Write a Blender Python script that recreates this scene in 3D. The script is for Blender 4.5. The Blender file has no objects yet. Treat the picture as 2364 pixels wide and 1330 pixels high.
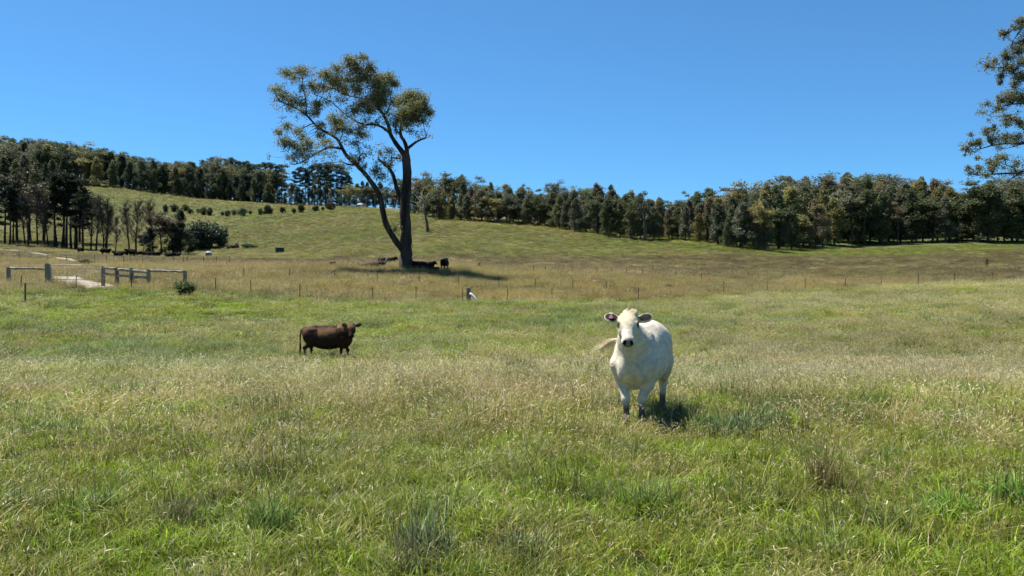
import bpy, math, random
import numpy as np
from mathutils import Vector, Matrix, Euler

# ------------------------------------------------------------------ camera, sky, sun, exposure
F = 2000.0                      # focal length in photo pixels (photo is 2364 x 1330)
CX, CY = 1182.0, 665.0
CAM = Vector((0.0, 0.0, 1.95))
PITCH = math.atan(30.0 / F)     # camera looks slightly down
scene = bpy.context.scene
col = scene.collection
cam_d = bpy.data.cameras.new('camera'); cam = bpy.data.objects.new('camera', cam_d); col.objects.link(cam)
cam_d.sensor_width = 36.0; cam_d.lens = 36.0 * F / 2364.0
cam_d.clip_start = 0.1; cam_d.clip_end = 9000.0
cam.location = CAM; cam.rotation_euler = (math.pi / 2 - PITCH, 0, 0)
scene.camera = cam

SUN = Vector((-0.39, 0.235, 0.89)).normalized()
world = bpy.data.worlds.new('World'); scene.world = world; world.use_nodes = True
wn = world.node_tree.nodes; wl = world.node_tree.links
sky = wn.new('ShaderNodeTexSky'); sky.sky_type = 'NISHITA'; sky.sun_disc = False
sky.sun_elevation = math.asin(SUN.z); sky.sun_rotation = math.atan2(SUN.x, SUN.y)
sky.altitude = 10000.0; sky.air_density = 3.0; sky.dust_density = 0.0; sky.ozone_density = 10.0
bg = wn['Background']; bg.inputs['Strength'].default_value = 0.083
wb = wn.new('ShaderNodeMix'); wb.data_type = 'RGBA'; wb.blend_type = 'MULTIPLY'; wb.inputs['Factor'].default_value = 1.0
wb.inputs['B'].default_value = (0.80, 1.07, 1.02, 1.0)          # white balance of the whole sky
wl.new(sky.outputs['Color'], wb.inputs['A']); wl.new(wb.outputs['Result'], bg.inputs['Color'])
sun_d = bpy.data.lights.new('sun', 'SUN'); sun = bpy.data.objects.new('sun', sun_d); col.objects.link(sun)
sun_d.energy = 5.0; sun_d.angle = math.radians(0.53); sun_d.color = (1.0, 0.955, 0.88)
sun.rotation_euler = SUN.to_track_quat('Z', 'Y').to_euler()
scene.view_settings.view_transform = 'Standard'; scene.view_settings.look = 'None'
scene.view_settings.exposure = 0.8; scene.view_settings.gamma = 1.0
scene.cycles.max_bounces = 4; scene.cycles.diffuse_bounces = 2; scene.cycles.transmission_bounces = 2
scene.cycles.use_adaptive_sampling = True; scene.cycles.adaptive_threshold = 0.03; scene.cycles.use_denoising = True
scene.cycles.transparent_max_bounces = 6; scene.cycles.caustics_reflective = False; scene.cycles.caustics_refractive = False

rng = np.random.default_rng(7)
random.seed(7)

# ------------------------------------------------------------------ small numeric helpers
def _hash(ix, iy, seed):
    h = (ix.astype(np.int64) * 374761393 + iy.astype(np.int64) * 668265263 + seed * 974711) & 0xFFFFFFFF
    h = ((h ^ (h >> 13)) * 1274126177) & 0xFFFFFFFF
    h = h ^ (h >> 16)
    return (h & 0xFFFFFF) / float(0xFFFFFF)

def vnoise(x, y, seed=0):
    x = np.asarray(x, float); y = np.asarray(y, float)
    ix = np.floor(x); iy = np.floor(y); fx = x - ix; fy = y - iy
    fx = fx * fx * (3 - 2 * fx); fy = fy * fy * (3 - 2 * fy)
    a = _hash(ix, iy, seed); b = _hash(ix + 1, iy, seed); c = _hash(ix, iy + 1, seed); d = _hash(ix + 1, iy + 1, seed)
    return (a * (1 - fx) + b * fx) * (1 - fy) + (c * (1 - fx) + d * fx) * fy

def fbm(x, y, seed=0, octs=3):
    s = 0; a = 1; t = 0
    for o in range(octs):
        s = s + a * vnoise(x * 2 ** o, y * 2 ** o, seed + 31 * o); t += a; a *= 0.55
    return s / t

def sstep(a, b, x):
    t = np.clip((np.asarray(x, float) - a) / (b - a), 0, 1)
    return t * t * (3 - 2 * t)

def pchip(xs, ys, q):
    xs = np.asarray(xs, float); ys = np.asarray(ys, float); h = np.diff(xs); dl = np.diff(ys) / h
    m = np.zeros_like(ys)
    m[0] = dl[0]; m[-1] = dl[-1]
    for i in range(1, len(xs) - 1):
        if dl[i - 1] * dl[i] > 0:
            w1 = 2 * h[i] + h[i - 1]; w2 = h[i] + 2 * h[i - 1]
            m[i] = (w1 + w2) / (w1 / dl[i - 1] + w2 / dl[i])
    q = np.clip(q, xs[0], xs[-1])
    k = np.clip(np.searchsorted(xs, q) - 1, 0, len(xs) - 2)
    t = (q - xs[k]) / h[k]
    return ((1 + 2 * t) * (1 - t) ** 2 * ys[k] + t * (1 - t) ** 2 * h[k] * m[k] + t * t * (3 - 2 * t) * ys[k + 1] + t * t * (t - 1) * h[k] * m[k + 1])

def ray(px, py):
    xr = (px - CX) / F; ur = -(py - CY) / F
    c, s = math.cos(PITCH), math.sin(PITCH)
    return xr, c + ur * s, -s + ur * c            # x, forward, up

def at(px, py, d):
    x, f, u = ray(px, py)
    return Vector((x * d / f, d, CAM.z + u * d / f))

# ------------------------------------------------------------------ terrain: height profiles by bearing
def zz(py, d): return at(CX, py, d).z
NEAR = [(0.5, 0.0), (6, 0.0), (12, -0.02), (20, -0.45), (31, -1.08)]
PROF = {   # bearing given as photo column: list of (distance, row of the ground there)
    0:    [(45, 752), (54, 712), (62, 678), (71, 653), (100, 622), (130, 604), (190, 583), (240, 563), (300, 530), (420, 425), (520, 397), (650, 373), (800, 372), (1500, 420)],
    250:  [(45, 755), (54, 714), (62, 680), (71, 655), (100, 623), (130, 608), (190, 591), (240, 582), (300, 545), (360, 480), (420, 430), (560, 420), (800, 428), (1500, 470)],
    430:  [(45, 758), (54, 718), (62, 684), (71, 658), (100, 625), (130, 610), (190, 595), (240, 587), (300, 535), (345, 495), (430, 455), (600, 452), (800, 465), (1500, 500)],
    560:  [(45, 760), (55, 720), (65, 690), (75, 664), (100, 625), (130, 610), (190, 597), (240, 575), (300, 517), (340, 494), (430, 466), (600, 464), (800, 478), (1500, 510)],
    700:  [(45, 760), (57, 718), (68, 692), (78, 666), (100, 624), (130, 610), (190, 599), (240, 560), (300, 508), (345, 490), (450, 473), (600, 473), (800, 485), (1500, 515)],
    830:  [(45, 762), (58, 722), (70, 695), (82, 662), (100, 624), (130, 609), (180, 597), (240, 545), (300, 501), (380, 479), (450, 476), (600, 480), (800, 492), (1500, 520)],
    1000: [(45, 762), (60, 724), (75, 698), (87, 660), (100, 626), (130, 609), (180, 592), (240, 531), (270, 509), (300, 496), (380, 486), (600, 495), (800, 505), (1500, 530)],
    1300: [(45, 762), (60, 722), (76, 698), (88, 668), (100, 640), (130, 615), (180, 595), (250, 538), (280, 521), (330, 500), (450, 495), (600, 500), (800, 510), (1500, 530)],
    1600: [(45, 760), (60, 718), (78, 695), (90, 670), (105, 645), (130, 621), (180, 593), (235, 561), (250, 553), (330, 505), (450, 490), (600, 490), (800, 500), (1500, 525)],
    1900: [(45, 756), (60, 712), (80, 685), (92, 668), (105, 650), (130, 627), (180, 600), (225, 581), (250, 572), (330, 508), (420, 485), (600, 488), (800, 500), (1500, 525)],
    2364: [(45, 748), (60, 702), (80, 670), (95, 655), (110, 640), (130, 622), (180, 592), (225, 571), (250, 562), (330, 500), (420, 480), (600, 485), (800, 500), (1500, 525)],
}
_cols = sorted(PROF)
_COLS = [-1500] + _cols + [4000]
_TD = np.exp(np.linspace(math.log(0.5), math.log(6000), 420))
_TP = np.arange(-1500, 4001, 20.0)
_rows = []
for c_ in _cols:
    pts = NEAR + [(d, zz(py, d)) for d, py in PROF[c_]] + [(6000, zz(PROF[c_][-1][1], 1500))]
    _rows.append(pchip([p[0] for p in pts], [p[1] for p in pts], _TD))
_rows = np.array([_rows[0]] + _rows + [_rows[-1]])
_TAB = np.array([pchip(_COLS, _rows[:, j], _TP) for j in range(len(_TD))])     # [d, col]
for _ in range(6):
    _TAB[:, 1:-1] = 0.25 * _TAB[:, :-2] + 0.5 * _TAB[:, 1:-1] + 0.25 * _TAB[:, 2:]
    _TAB[1:-1] = 0.25 * _TAB[:-2] + 0.5 * _TAB[1:-1] + 0.25 * _TAB[2:]

def polar(x, y):
    x = np.asarray(x, float); y = np.asarray(y, float)
    r = np.hypot(x, y); a = np.arctan2(x, y)
    ac = np.clip(a, -0.95, 0.95)
    return CX + F * np.tan(ac), np.maximum(r * np.cos(ac), 0.5)

def ground(x, y):
    px, d = polar(x, y)
    u = np.clip((np.log(d) - math.log(0.5)) / (math.log(6000) - math.log(0.5)) * (len(_TD) - 1), 0, len(_TD) - 1.001)
    v = np.clip((px + 1500) / 20.0, 0, len(_TP) - 1.001)
    i = u.astype(int); j = v.astype(int); fu = u - i; fv = v - j
    z = (_TAB[i, j] * (1 - fu) + _TAB[i + 1, j] * fu) * (1 - fv) + (_TAB[i, j + 1] * (1 - fu) + _TAB[i + 1, j + 1] * fu) * fv
    x = np.asarray(x, float); y = np.asarray(y, float)
    z = z + (vnoise(x / 2.3, y / 2.3, 3) - 0.5) * 0.10 + (vnoise(x / 7, y / 7, 5) - 0.5) * 0.14
    z = z + (vnoise(x / 25, y / 25, 6) - 0.5) * 0.9 * sstep(90, 200, d)
    # low mound of weeds right of the white cow
    mx, my = at(1890, 950, 12.6).x, 12.7
    z = z + 0.16 * np.exp(-(((x - mx) / 0.95) ** 2 + ((y - my) / 0.6) ** 2))
    return z

def gz(x, y): return float(ground(np.array([x]), np.array([y]))[0])

def hit(px, py, lo=4.0, hi=900.0):
    """where the sight line through a photo pixel first meets the ground"""
    d = np.exp(np.linspace(math.log(lo), math.log(hi), 5000))
    xr, f, u = ray(px, py)
    x = xr * d / f; z = CAM.z + u * d / f
    below = z <= ground(x, d)
    k = int(np.argmax(below)) if below.any() else len(d) - 1
    return Vector((x[k], d[k], gz(x[k], d[k])))

def onray(px, d):
    x = (px - CX) * d / F
    return Vector((x, d, gz(x, d)))

# ------------------------------------------------------------------ object helpers
def mesh_obj(name, verts, faces, mat=None, parent=None, smooth=False, link=True):
    me = bpy.data.meshes.new(name)
    me.from_pydata([tuple(map(float, v)) for v in verts], [], [tuple(int(i) for i in f) for f in faces]); me.update()
    if mat: me.materials.append(mat)
    if smooth: me.polygons.foreach_set('use_smooth', [True] * len(me.polygons))
    return link_mesh(name, me, parent) if link else me

def fast_mesh(name, verts, faces_by_k, mat=None, smooth=False):
    """faces_by_k: list of int arrays (n,k)"""
    me = bpy.data.meshes.new(name)
    verts = np.asarray(verts, np.float32)
    me.vertices.add(len(verts)); me.vertices.foreach_set('co', verts.ravel())
    loops = np.concatenate([f.ravel() for f in faces_by_k]).astype(np.int32)
    tot = np.concatenate([np.full(len(f), f.shape[1], np.int32) for f in faces_by_k])
    start = np.concatenate([[0], np.cumsum(tot)[:-1]]).astype(np.int32)
    me.loops.add(len(loops)); me.loops.foreach_set('vertex_index', loops)
    me.polygons.add(len(tot)); me.polygons.foreach_set('loop_start', start)
    try: me.polygons.foreach_set('loop_total', tot)
    except Exception: pass
    me.update(calc_edges=True)
    if smooth: me.polygons.foreach_set('use_smooth', np.ones(len(tot), bool))
    if mat: me.materials.append(mat)
    me.validate()
    return me

def link_mesh(name, me, parent=None):
    o = bpy.data.objects.new(name, me); col.objects.link(o)
    if parent: o.parent = parent
    return o

def tag(o, label=None, cat=None, group=None, kind=None):
    if label: o['label'] = label
    if cat: o['category'] = cat
    if group: o['group'] = group
    if kind: o['kind'] = kind
    return o

def thing(name, label, cat, loc=(0, 0, 0), rz=0.0, group=None, scale=1.0):
    o = bpy.data.objects.new(name, None); col.objects.link(o)
    o.empty_display_size = 0.2; o.location = loc; o.rotation_euler = (0, 0, rz)
    o.scale = (scale,) * 3 if isinstance(scale, (int, float)) else scale
    return tag(o, label, cat, group)

class MB:
    def __init__(s): s.v = []; s.f = []
    def add(s, v, f):
        n = len(s.v); s.v.extend([tuple(p) for p in v]); s.f.extend([tuple(i + n for i in q) for q in f])
    def tube(s, pts, rad, sides=7, cap=True, rough=0.0, seed=0):
        r_ = random.Random(seed + len(s.v))
        pts = [Vector(p) for p in pts]; n = len(pts)
        if isinstance(rad, (int, float)): rad = [rad] * n
        V = []; ref = Vector((0.31, 0.95, 0.05)).normalized()
        for i, p in enumerate(pts):
            t = (pts[min(i + 1, n - 1)] - pts[max(i - 1, 0)])
            t = t.normalized() if t.length > 1e-9 else Vector((0, 0, 1))
            a = t.cross(ref)
            if a.length < 1e-3: a = t.cross(Vector((1, 0, 0)))
            a.normalize(); b = t.cross(a)
            for k in range(sides):
                th = 2 * math.pi * k / sides
                q = rad[i] * (1 + rough * (r_.random() - 0.5) * 2)
                V.append(p + a * math.cos(th) * q + b * math.sin(th) * q)
        Fc = []
        for i in range(n - 1):
            for k in range(sides):
                k2 = (k + 1) % sides
                Fc.append((i * sides + k, i * sides + k2, (i + 1) * sides + k2, (i + 1) * sides + k))
        if cap:
            Fc.append(tuple(range(sides))[::-1]); Fc.append(tuple((n - 1) * sides + k for k in range(sides)))
        s.add(V, Fc)
    def box(s, c, size, rz=0.0, taper=1.0, jit=0.0):
        cx, cy, cz = c; sx, sy, sz = [q / 2 for q in size]; V = []
        for dz in (-1, 1):
            t = 1.0 if dz < 0 else taper
            for dx, dy in ((-1, -1), (1, -1), (1, 1), (-1, 1)):
                x, y = dx * sx * t, dy * sy * t
                V.append((cx + x * math.cos(rz) - y * math.sin(rz) + random.uniform(-jit, jit), cy + x * math.sin(rz) + y * math.cos(rz) + random.uniform(-jit, jit), cz + dz * sz))
        s.add(V, [(3, 2, 1, 0), (4, 5, 6, 7), (0, 1, 5, 4), (1, 2, 6, 5), (2, 3, 7, 6), (3, 0, 4, 7)])
    def build(s, name, mat, parent=None, smooth=False):
        return mesh_obj(name, s.v, s.f, mat, parent, smooth)
    def mesh(s, name, mat, smooth=False):
        return mesh_obj(name, s.v, s.f, mat, None, smooth, link=False)

# ------------------------------------------------------------------ materials
def new_mat(name):
    m = bpy.data.materials.new(name); m.use_nodes = True
    return m, m.node_tree.nodes, m.node_tree.links

def bsdf_mat(name, color, rough=0.8, noise=None, bump=0.0, bscale=20.0, spec=0.3, metallic=0.0, stretch=(1, 1, 1), coords='Object'):
    """noise = (scale, dark colour)"""
    m, N, L = new_mat(name); b = N['Principled BSDF']
    b.inputs['Base Color'].default_value = (*color, 1); b.inputs['Roughness'].default_value = rough
    b.inputs['Specular IOR Level'].default_value = spec; b.inputs['Metallic'].default_value = metallic
    tc = N.new('ShaderNodeTexCoord'); mp = N.new('ShaderNodeMapping'); L.new(tc.outputs[coords], mp.inputs['Vector'])
    mp.inputs['Scale'].default_value = stretch
    if noise:
        t = N.new('ShaderNodeTexNoise'); t.inputs['Scale'].default_value = noise[0]; t.inputs['Detail'].default_value = 6
        L.new(mp.outputs[0], t.inputs['Vector'])
        r = N.new('ShaderNodeValToRGB'); r.color_ramp.elements[0].position = 0.35; r.color_ramp.elements[1].position = 0.65
        r.color_ramp.elements[0].color = (*noise[1], 1); r.color_ramp.elements[1].color = (*color, 1)
        L.new(t.outputs['Fac'], r.inputs['Fac']); L.new(r.outputs[0], b.inputs['Base Color'])
    if bump:
        t2 = N.new('ShaderNodeTexNoise'); t2.inputs['Scale'].default_value = bscale; t2.inputs['Detail'].default_value = 5
        L.new(mp.outputs[0], t2.inputs['Vector'])
        bp = N.new('ShaderNodeBump'); bp.inputs['Strength'].default_value = bump; bp.inputs['Distance'].default_value = 0.03
        L.new(t2.outputs['Fac'], bp.inputs['Height']); L.new(bp.outputs[0], b.inputs['Normal'])
    return m

def leaf_mat(name, transl=0.42, base=None, rough=0.55):
    """foliage; colour comes from the object's own colour when base is None"""
    m, N, L = new_mat(name)
    b = N['Principled BSDF']; out = N['Material Output']
    b.inputs['Roughness'].default_value = rough; b.inputs['Specular IOR Level'].default_value = 0.25
    oi = N.new('ShaderNodeObjectInfo'); geo = N.new('ShaderNodeNewGeometry')
    mix = N.new('ShaderNodeMix'); mix.data_type = 'RGBA'; mix.blend_type = 'MULTIPLY'; mix.inputs['Factor'].default_value = 1.0
    mr = N.new('ShaderNodeMapRange'); mr.inputs['To Min'].default_value = 0.55; mr.inputs['To Max'].default_value = 1.45
    L.new(geo.outputs['Random Per Island'], mr.inputs['Value'])
    if base is None: L.new(oi.outputs['Color'], mix.inputs['A'])
    else: mix.inputs['A'].default_value = (*base, 1)
    L.new(mr.outputs[0], mix.inputs['B'])
    L.new(mix.outputs['Result'], b.inputs['Base Color'])
    tr = N.new('ShaderNodeBsdfTranslucent'); L.new(mix.outputs['Result'], tr.inputs['Color'])
    ms = N.new('ShaderNodeMixShader'); ms.inputs['Fac'].default_value = transl
    L.new(b.outputs[0], ms.inputs[1]); L.new(tr.outputs[0], ms.inputs[2]); L.new(ms.outputs[0], out.inputs['Surface'])
    return m

M_leaf = leaf_mat('foliage')
M_bark = bsdf_mat('dark_bark', (0.085, 0.066, 0.052), 0.9, (3.0, (0.03, 0.024, 0.02)), 0.8, 9.0, 0.15, stretch=(1, 1, 0.25))
M_gumbark = bsdf_mat('gum_bark', (0.085, 0.068, 0.055), 0.9, (1.6, (0.022, 0.018, 0.016)), 0.9, 5.0, 0.15, stretch=(1, 1, 0.18))
M_greybark = bsdf_mat('grey_bark', (0.13, 0.115, 0.10), 0.9, (2.0, (0.06, 0.052, 0.046)), 0.5, 8.0, 0.15, stretch=(1, 1, 0.3))
M_bleached = bsdf_mat('bleached_wood', (0.50, 0.46, 0.40), 0.85, (2.0, (0.25, 0.22, 0.19)), 0.5, 8.0, 0.2, stretch=(1, 1, 0.3))
M_timber = bsdf_mat('weathered_timber', (0.31, 0.28, 0.225), 0.9, (5.0, (0.14, 0.125, 0.10)), 0.7, 25.0, 0.15, stretch=(1, 1, 0.15))
M_rail = bsdf_mat('lichened_rail', (0.40, 0.38, 0.31), 0.9, (4.0, (0.16, 0.15, 0.12)), 0.7, 18.0, 0.15)
M_rust = bsdf_mat('rusted_steel', (0.10, 0.08, 0.065), 0.85, (9.0, (0.06, 0.048, 0.04)))
M_galv = bsdf_mat('galvanised_steel', (0.42, 0.44, 0.40), 0.5, (6.0, (0.28, 0.30, 0.27)), metallic=0.4)
M_wire = bsdf_mat('fence_wire', (0.22, 0.21, 0.20), 0.5, metallic=0.6)
M_pvc = bsdf_mat('white_pipe', (0.78, 0.77, 0.72), 0.45, (8.0, (0.62, 0.60, 0.54)))
M_tank = bsdf_mat('tank_green', (0.020, 0.045, 0.045), 0.5, (3.0, (0.015, 0.03, 0.03)))
M_white = bsdf_mat('white_sheet', (0.72, 0.73, 0.74), 0.5, (3.0, (0.6, 0.6, 0.6)))
M_glass = bsdf_mat('dark_window', (0.03, 0.035, 0.04), 0.15, spec=0.6)

# ------------------------------------------------------------------ ground cover map
fence_px = [-400, 48, 175, 303, 498, 579, 691, 861, 960, 1068, 1172, 1274, 1474, 1670, 1771, 1859, 1952, 2034, 2121, 2204, 2292, 2390, 2700]
fence_py = [660, 669, 668, 668, 672, 676, 688, 694, 692, 694, 693, 692, 690, 678, 674, 668, 664, 660, 655, 651, 647, 643, 636]
fence_pts = [hit(a, b + 4) for a, b in zip(fence_px, fence_py)]
_fp = np.array([p.y for p in fence_pts])

TRACK_A = [hit(a_, b_, 40, 400) for a_, b_ in ((238, 664), (196, 656), (160, 648), (147, 640), (160, 632), (188, 625), (203, 619), (196, 612), (172, 604), (140, 596), (105, 589), (70, 583), (30, 578), (-20, 574), (-120, 569))]
_tr = []
for a, b in zip(TRACK_A[:-1], TRACK_A[1:]):
    for t in np.linspace(0, 1, 8, endpoint=False): _tr.append(a.lerp(b, t))
_tr = np.array([(p.x, p.y) for p in _tr])

def track_dist(x, y):
    x = np.asarray(x, float); y = np.asarray(y, float); out = np.full(x.shape, 99.0)
    m = (y > 50) & (y < 240) & (x < -15)
    if m.any():
        q = np.stack([x[m], y[m]], -1)
        dd = np.full(len(q), 99.0)
        for s in range(0, len(q), 20000):
            dd[s:s + 20000] = np.sqrt(((q[s:s + 20000, None, :] - _tr[None]) ** 2).sum(-1)).min(1)
        out[m] = dd
    return out

BARE_SOIL = [(hit(px_, py_, 4, 40).x, hit(px_, py_, 4, 40).y, r_) for px_, py_, r_ in ((1572, 1000, 0.22), (1690, 1012, 0.18), (2030, 955, 0.2), (2045, 1225, 0.10))]
def cover(x, y):
    """ground cover: weights of zones at each ground point"""
    px, d = polar(x, y)
    df = np.interp(px, fence_px, _fp)
    n1 = fbm(x / 1.6, y / 1.6, 11); n2 = fbm(x / 5.0, y / 5.0, 12); n3 = fbm(x / 14.0, y / 14.0, 13)
    nf = fbm(x / 9.0, y / 22.0, 14); nb = fbm(x / 40.0, y / 40.0, 15)
    near = 1 - sstep(-2.0, 2.5, d - df + (n2 - 0.5) * 6)
    dry = (1 - near) * (1 - sstep(112, 128, d + (nf - 0.5) * 40 + 0.016 * (px - 1000)))
    brown = (1 - near) * (1 - dry) * (1 - sstep(172, 190, d + (nf - 0.5) * 34 - 0.02 * np.clip(px - 1300, 0, 900)))
    hill = np.clip(1 - near - dry - brown, 0, 1)
    return dict(px=px, d=d, df=df, n1=n1, n2=n2, n3=n3, nf=nf, nb=nb, near=near, dry=dry, brown=brown, hill=hill)

def bump2(px, d, cx, cd, sx, sd): return np.exp(-((px - cx) / sx) ** 2 - ((np.log(d) - math.log(cd)) / sd) ** 2)

def paddock_mix(c):
    """inside the near paddock: strawness, blueness, lushness 0..1"""
    px, d = c['px'], c['d']
    straw = 0.40 + 0.9 * (c['n2'] - 0.5) + 0.8 * (c['n3'] - 0.5)
    straw = straw + 0.35 * bump2(px, d, 700, 14.5, 600, 0.28) + 0.65 * bump2(px, d, 2000, 26, 520, 0.7) + 0.35 * bump2(px, d, 1250, 21, 350, 0.35)
    straw = straw - 0.35 * bump2(px, d, 300, 55, 700, 0.28) - 0.55 * (1 - sstep(6.5, 11.5, d)) - 0.35 * bump2(px, d, 1800, 11.5, 330, 0.22)
    straw = straw - 0.30 * bump2(px, d, 250, 30, 330, 0.30) - 0.35 * bump2(px, d, 1250, 52, 420, 0.2)
    blue = 0.12 + 0.9 * (c['n3'] - 0.5) + 0.9 * (c['n1'] - 0.5) + 0.75 * bump2(px, d, 280, 27, 420, 0.35) + 0.75 * bump2(px, d, 1280, 50, 420, 0.25) + 0.25 * bump2(px, d, 1750, 12.4, 300, 0.12)
    lush = 0.4 + 1.0 * (c['n2'] - 0.5) - straw * 0.4 + 0.55 * (1 - sstep(6, 12, d)) + 0.35 * bump2(px, d, 350, 56, 600, 0.25)
    return np.clip(straw, 0, 1), np.clip(blue, 0, 1), np.clip(lush, 0, 1)

def lerp3(a, b, t): return a * (1 - t[..., None]) + b * t[..., None]

def C3(*c): return np.array(c, float)

def ground_color(x, y):
    c = cover(x, y); st, bl, lu = paddock_mix(c); px, d = c['px'], c['d']
    n = len(np.atleast_1d(x))
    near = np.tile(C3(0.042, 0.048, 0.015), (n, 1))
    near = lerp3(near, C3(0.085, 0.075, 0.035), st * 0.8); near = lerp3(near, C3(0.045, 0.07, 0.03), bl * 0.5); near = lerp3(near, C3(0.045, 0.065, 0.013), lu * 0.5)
    dry = lerp3(np.tile(C3(0.20, 0.16, 0.066), (n, 1)), C3(0.15, 0.105, 0.052), sstep(0.45, 0.65, c['nf']))
    dry = lerp3(dry, C3(0.135, 0.15, 0.05), 0.8 * sstep(0.55, 0.7, c['n3']))
    brown = lerp3(np.tile(C3(0.095, 0.07, 0.042), (n, 1)), C3(0.135, 0.105, 0.065), sstep(0.4, 0.62, c['nf']))
    brown = lerp3(brown, C3(0.10, 0.13, 0.05), sstep(0.55, 0.7, c['nb']) * 0.7)
    hill = lerp3(np.tile(C3(0.100, 0.098, 0.043), (n, 1)), C3(0.145, 0.125, 0.062), sstep(0.45, 0.65, c['nf']))
    hill = lerp3(hill, C3(0.070, 0.094, 0.029), 0.8 * sstep(0.48, 0.66, c['nb']))
    # greener strips under the wood on the right and on the left slope below the shrubs
    g = sstep(1250, 1650, px) * sstep(185, 215, d) + 0.9 * bump2(px, d, 560, 325, 160, 0.06) + 0.7 * bump2(px, d, 330, 370, 160, 0.1) + 0.8 * bump2(px, d, 2000, 122, 330, 0.05)
    hill = lerp3(hill, C3(0.075, 0.110, 0.028), np.clip(g, 0, 1) * 0.6)
    dry = lerp3(dry, C3(0.075, 0.115, 0.026), np.clip(1.2 * bump2(px, d, 2020, 122, 260, 0.045), 0, 1))
    brown = lerp3(brown, C3(0.075, 0.115, 0.026), np.clip(1.2 * bump2(px, d, 2020, 122, 260, 0.045), 0, 1))
    out = near * c['near'][:, None] + dry * c['dry'][:, None] + brown * c['brown'][:, None] + hill * c['hill'][:, None]
    # mown yellow strip at the far left
    mown = np.clip(sstep(135, 142, d) * (1 - sstep(168, 176, d)) * (1 - sstep(60, 110, px)), 0, 1)
    out = lerp3(out, lerp3(np.tile(C3(0.40, 0.36, 0.13), (n, 1)), C3(0.19, 0.22, 0.06), sstep(0.4, 0.6, vnoise(x / 9.0, y / 3.0, 77))), mown * 0.9)
    for (ex, ey, er) in BARE_SOIL:
        out = lerp3(out, C3(0.24, 0.19, 0.135), np.exp(-(((x - ex) / er) ** 2 + ((y - ey) / (er * 0.7)) ** 2) ** 2))
    td = track_dist(x, y)
    out = lerp3(out, C3(0.29, 0.26, 0.20), (1 - sstep(1.0, 1.8, td + (c['n1'] - 0.5) * 1.2)))
    return out, c, (st, bl, lu), td

# ------------------------------------------------------------------ terrain mesh
ang = np.concatenate([np.radians(np.arange(-180, -42, 6.0)), np.radians(np.arange(-42, 42.01, 0.3)), np.radians(np.arange(48, 180, 6.0))])
rad = np.exp(np.linspace(math.log(1.2), math.log(5500), 330))
A_, R_ = np.meshgrid(ang, rad)
gx = (R_ * np.sin(A_)).ravel(); gy = (R_ * np.cos(A_)).ravel(); gzv = ground(gx, gy)
na, nr = len(ang), len(rad)
V = np.concatenate([np.stack([gx, gy, gzv], 1), [[0, 0, gz(0, 0.5)]]])
ii, jj = np.meshgrid(np.arange(nr - 1), np.arange(na), indexing='ij')
j2 = (jj + 1) % na
quads = np.stack([ii * na + jj, (ii + 1) * na + jj, (ii + 1) * na + j2, ii * na + j2], -1).reshape(-1, 4)[:, ::-1]
tri = np.stack([np.full(na, nr * na), (np.arange(na) + 1) % na, np.arange(na)], -1)
def ground_mat():
    m, N, L = new_mat('pasture_ground'); b = N['Principled BSDF']
    b.inputs['Roughness'].default_value = 0.95; b.inputs['Specular IOR Level'].default_value = 0.1
    at_ = N.new('ShaderNodeAttribute'); at_.attribute_name = 'cover'
    tc = N.new('ShaderNodeTexCoord')
    def noise(scale, lo, hi, det=4, st=(1, 1, 1)):
        mp = N.new('ShaderNodeMapping'); mp.inputs['Scale'].default_value = st; L.new(tc.outputs['Object'], mp.inputs['Vector'])
        t = N.new('ShaderNodeTexNoise'); t.inputs['Scale'].default_value = scale; t.inputs['Detail'].default_value = det; t.inputs['Roughness'].default_value = 0.65
        L.new(mp.outputs[0], t.inputs['Vector'])
        r = N.new('ShaderNodeMapRange'); r.inputs['From Min'].default_value = 0.3; r.inputs['From Max'].default_value = 0.7
        r.inputs['To Min'].default_value = lo; r.inputs['To Max'].default_value = hi; L.new(t.outputs['Fac'], r.inputs['Value'])
        return r.outputs[0], t.outputs['Fac']
    def mul(a, f):
        x = N.new('ShaderNodeMix'); x.data_type = 'RGBA'; x.blend_type = 'MULTIPLY'; x.inputs['Factor'].default_value = 1
        L.new(a, x.inputs['A']); L.new(f, x.inputs['B']); return x.outputs['Result']
    f1, h1 = noise(0.9, 0.6, 1.4); f2, h2 = noise(6.0, 0.65, 1.35); f3, h3 = noise(0.12, 0.8, 1.2)
    c = mul(mul(mul(at_.outputs['Color'], f1), f2), f3)
    L.new(c, b.inputs['Base Color'])
    bp = N.new('ShaderNodeBump'); bp.inputs['Strength'].default_value = 0.7; bp.inputs['Distance'].default_value = 0.25
    L.new(h2, bp.inputs['Height']); L.new(bp.outputs[0], b.inputs['Normal'])
    return m
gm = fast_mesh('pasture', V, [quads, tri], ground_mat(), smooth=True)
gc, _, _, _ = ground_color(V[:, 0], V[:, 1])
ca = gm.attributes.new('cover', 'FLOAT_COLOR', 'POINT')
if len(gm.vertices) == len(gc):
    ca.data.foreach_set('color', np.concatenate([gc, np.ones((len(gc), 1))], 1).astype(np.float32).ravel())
terrain = link_mesh('pasture', gm)
tag(terrain, 'rolling grass pasture rising to wooded hills', 'pasture', kind='structure')

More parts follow.
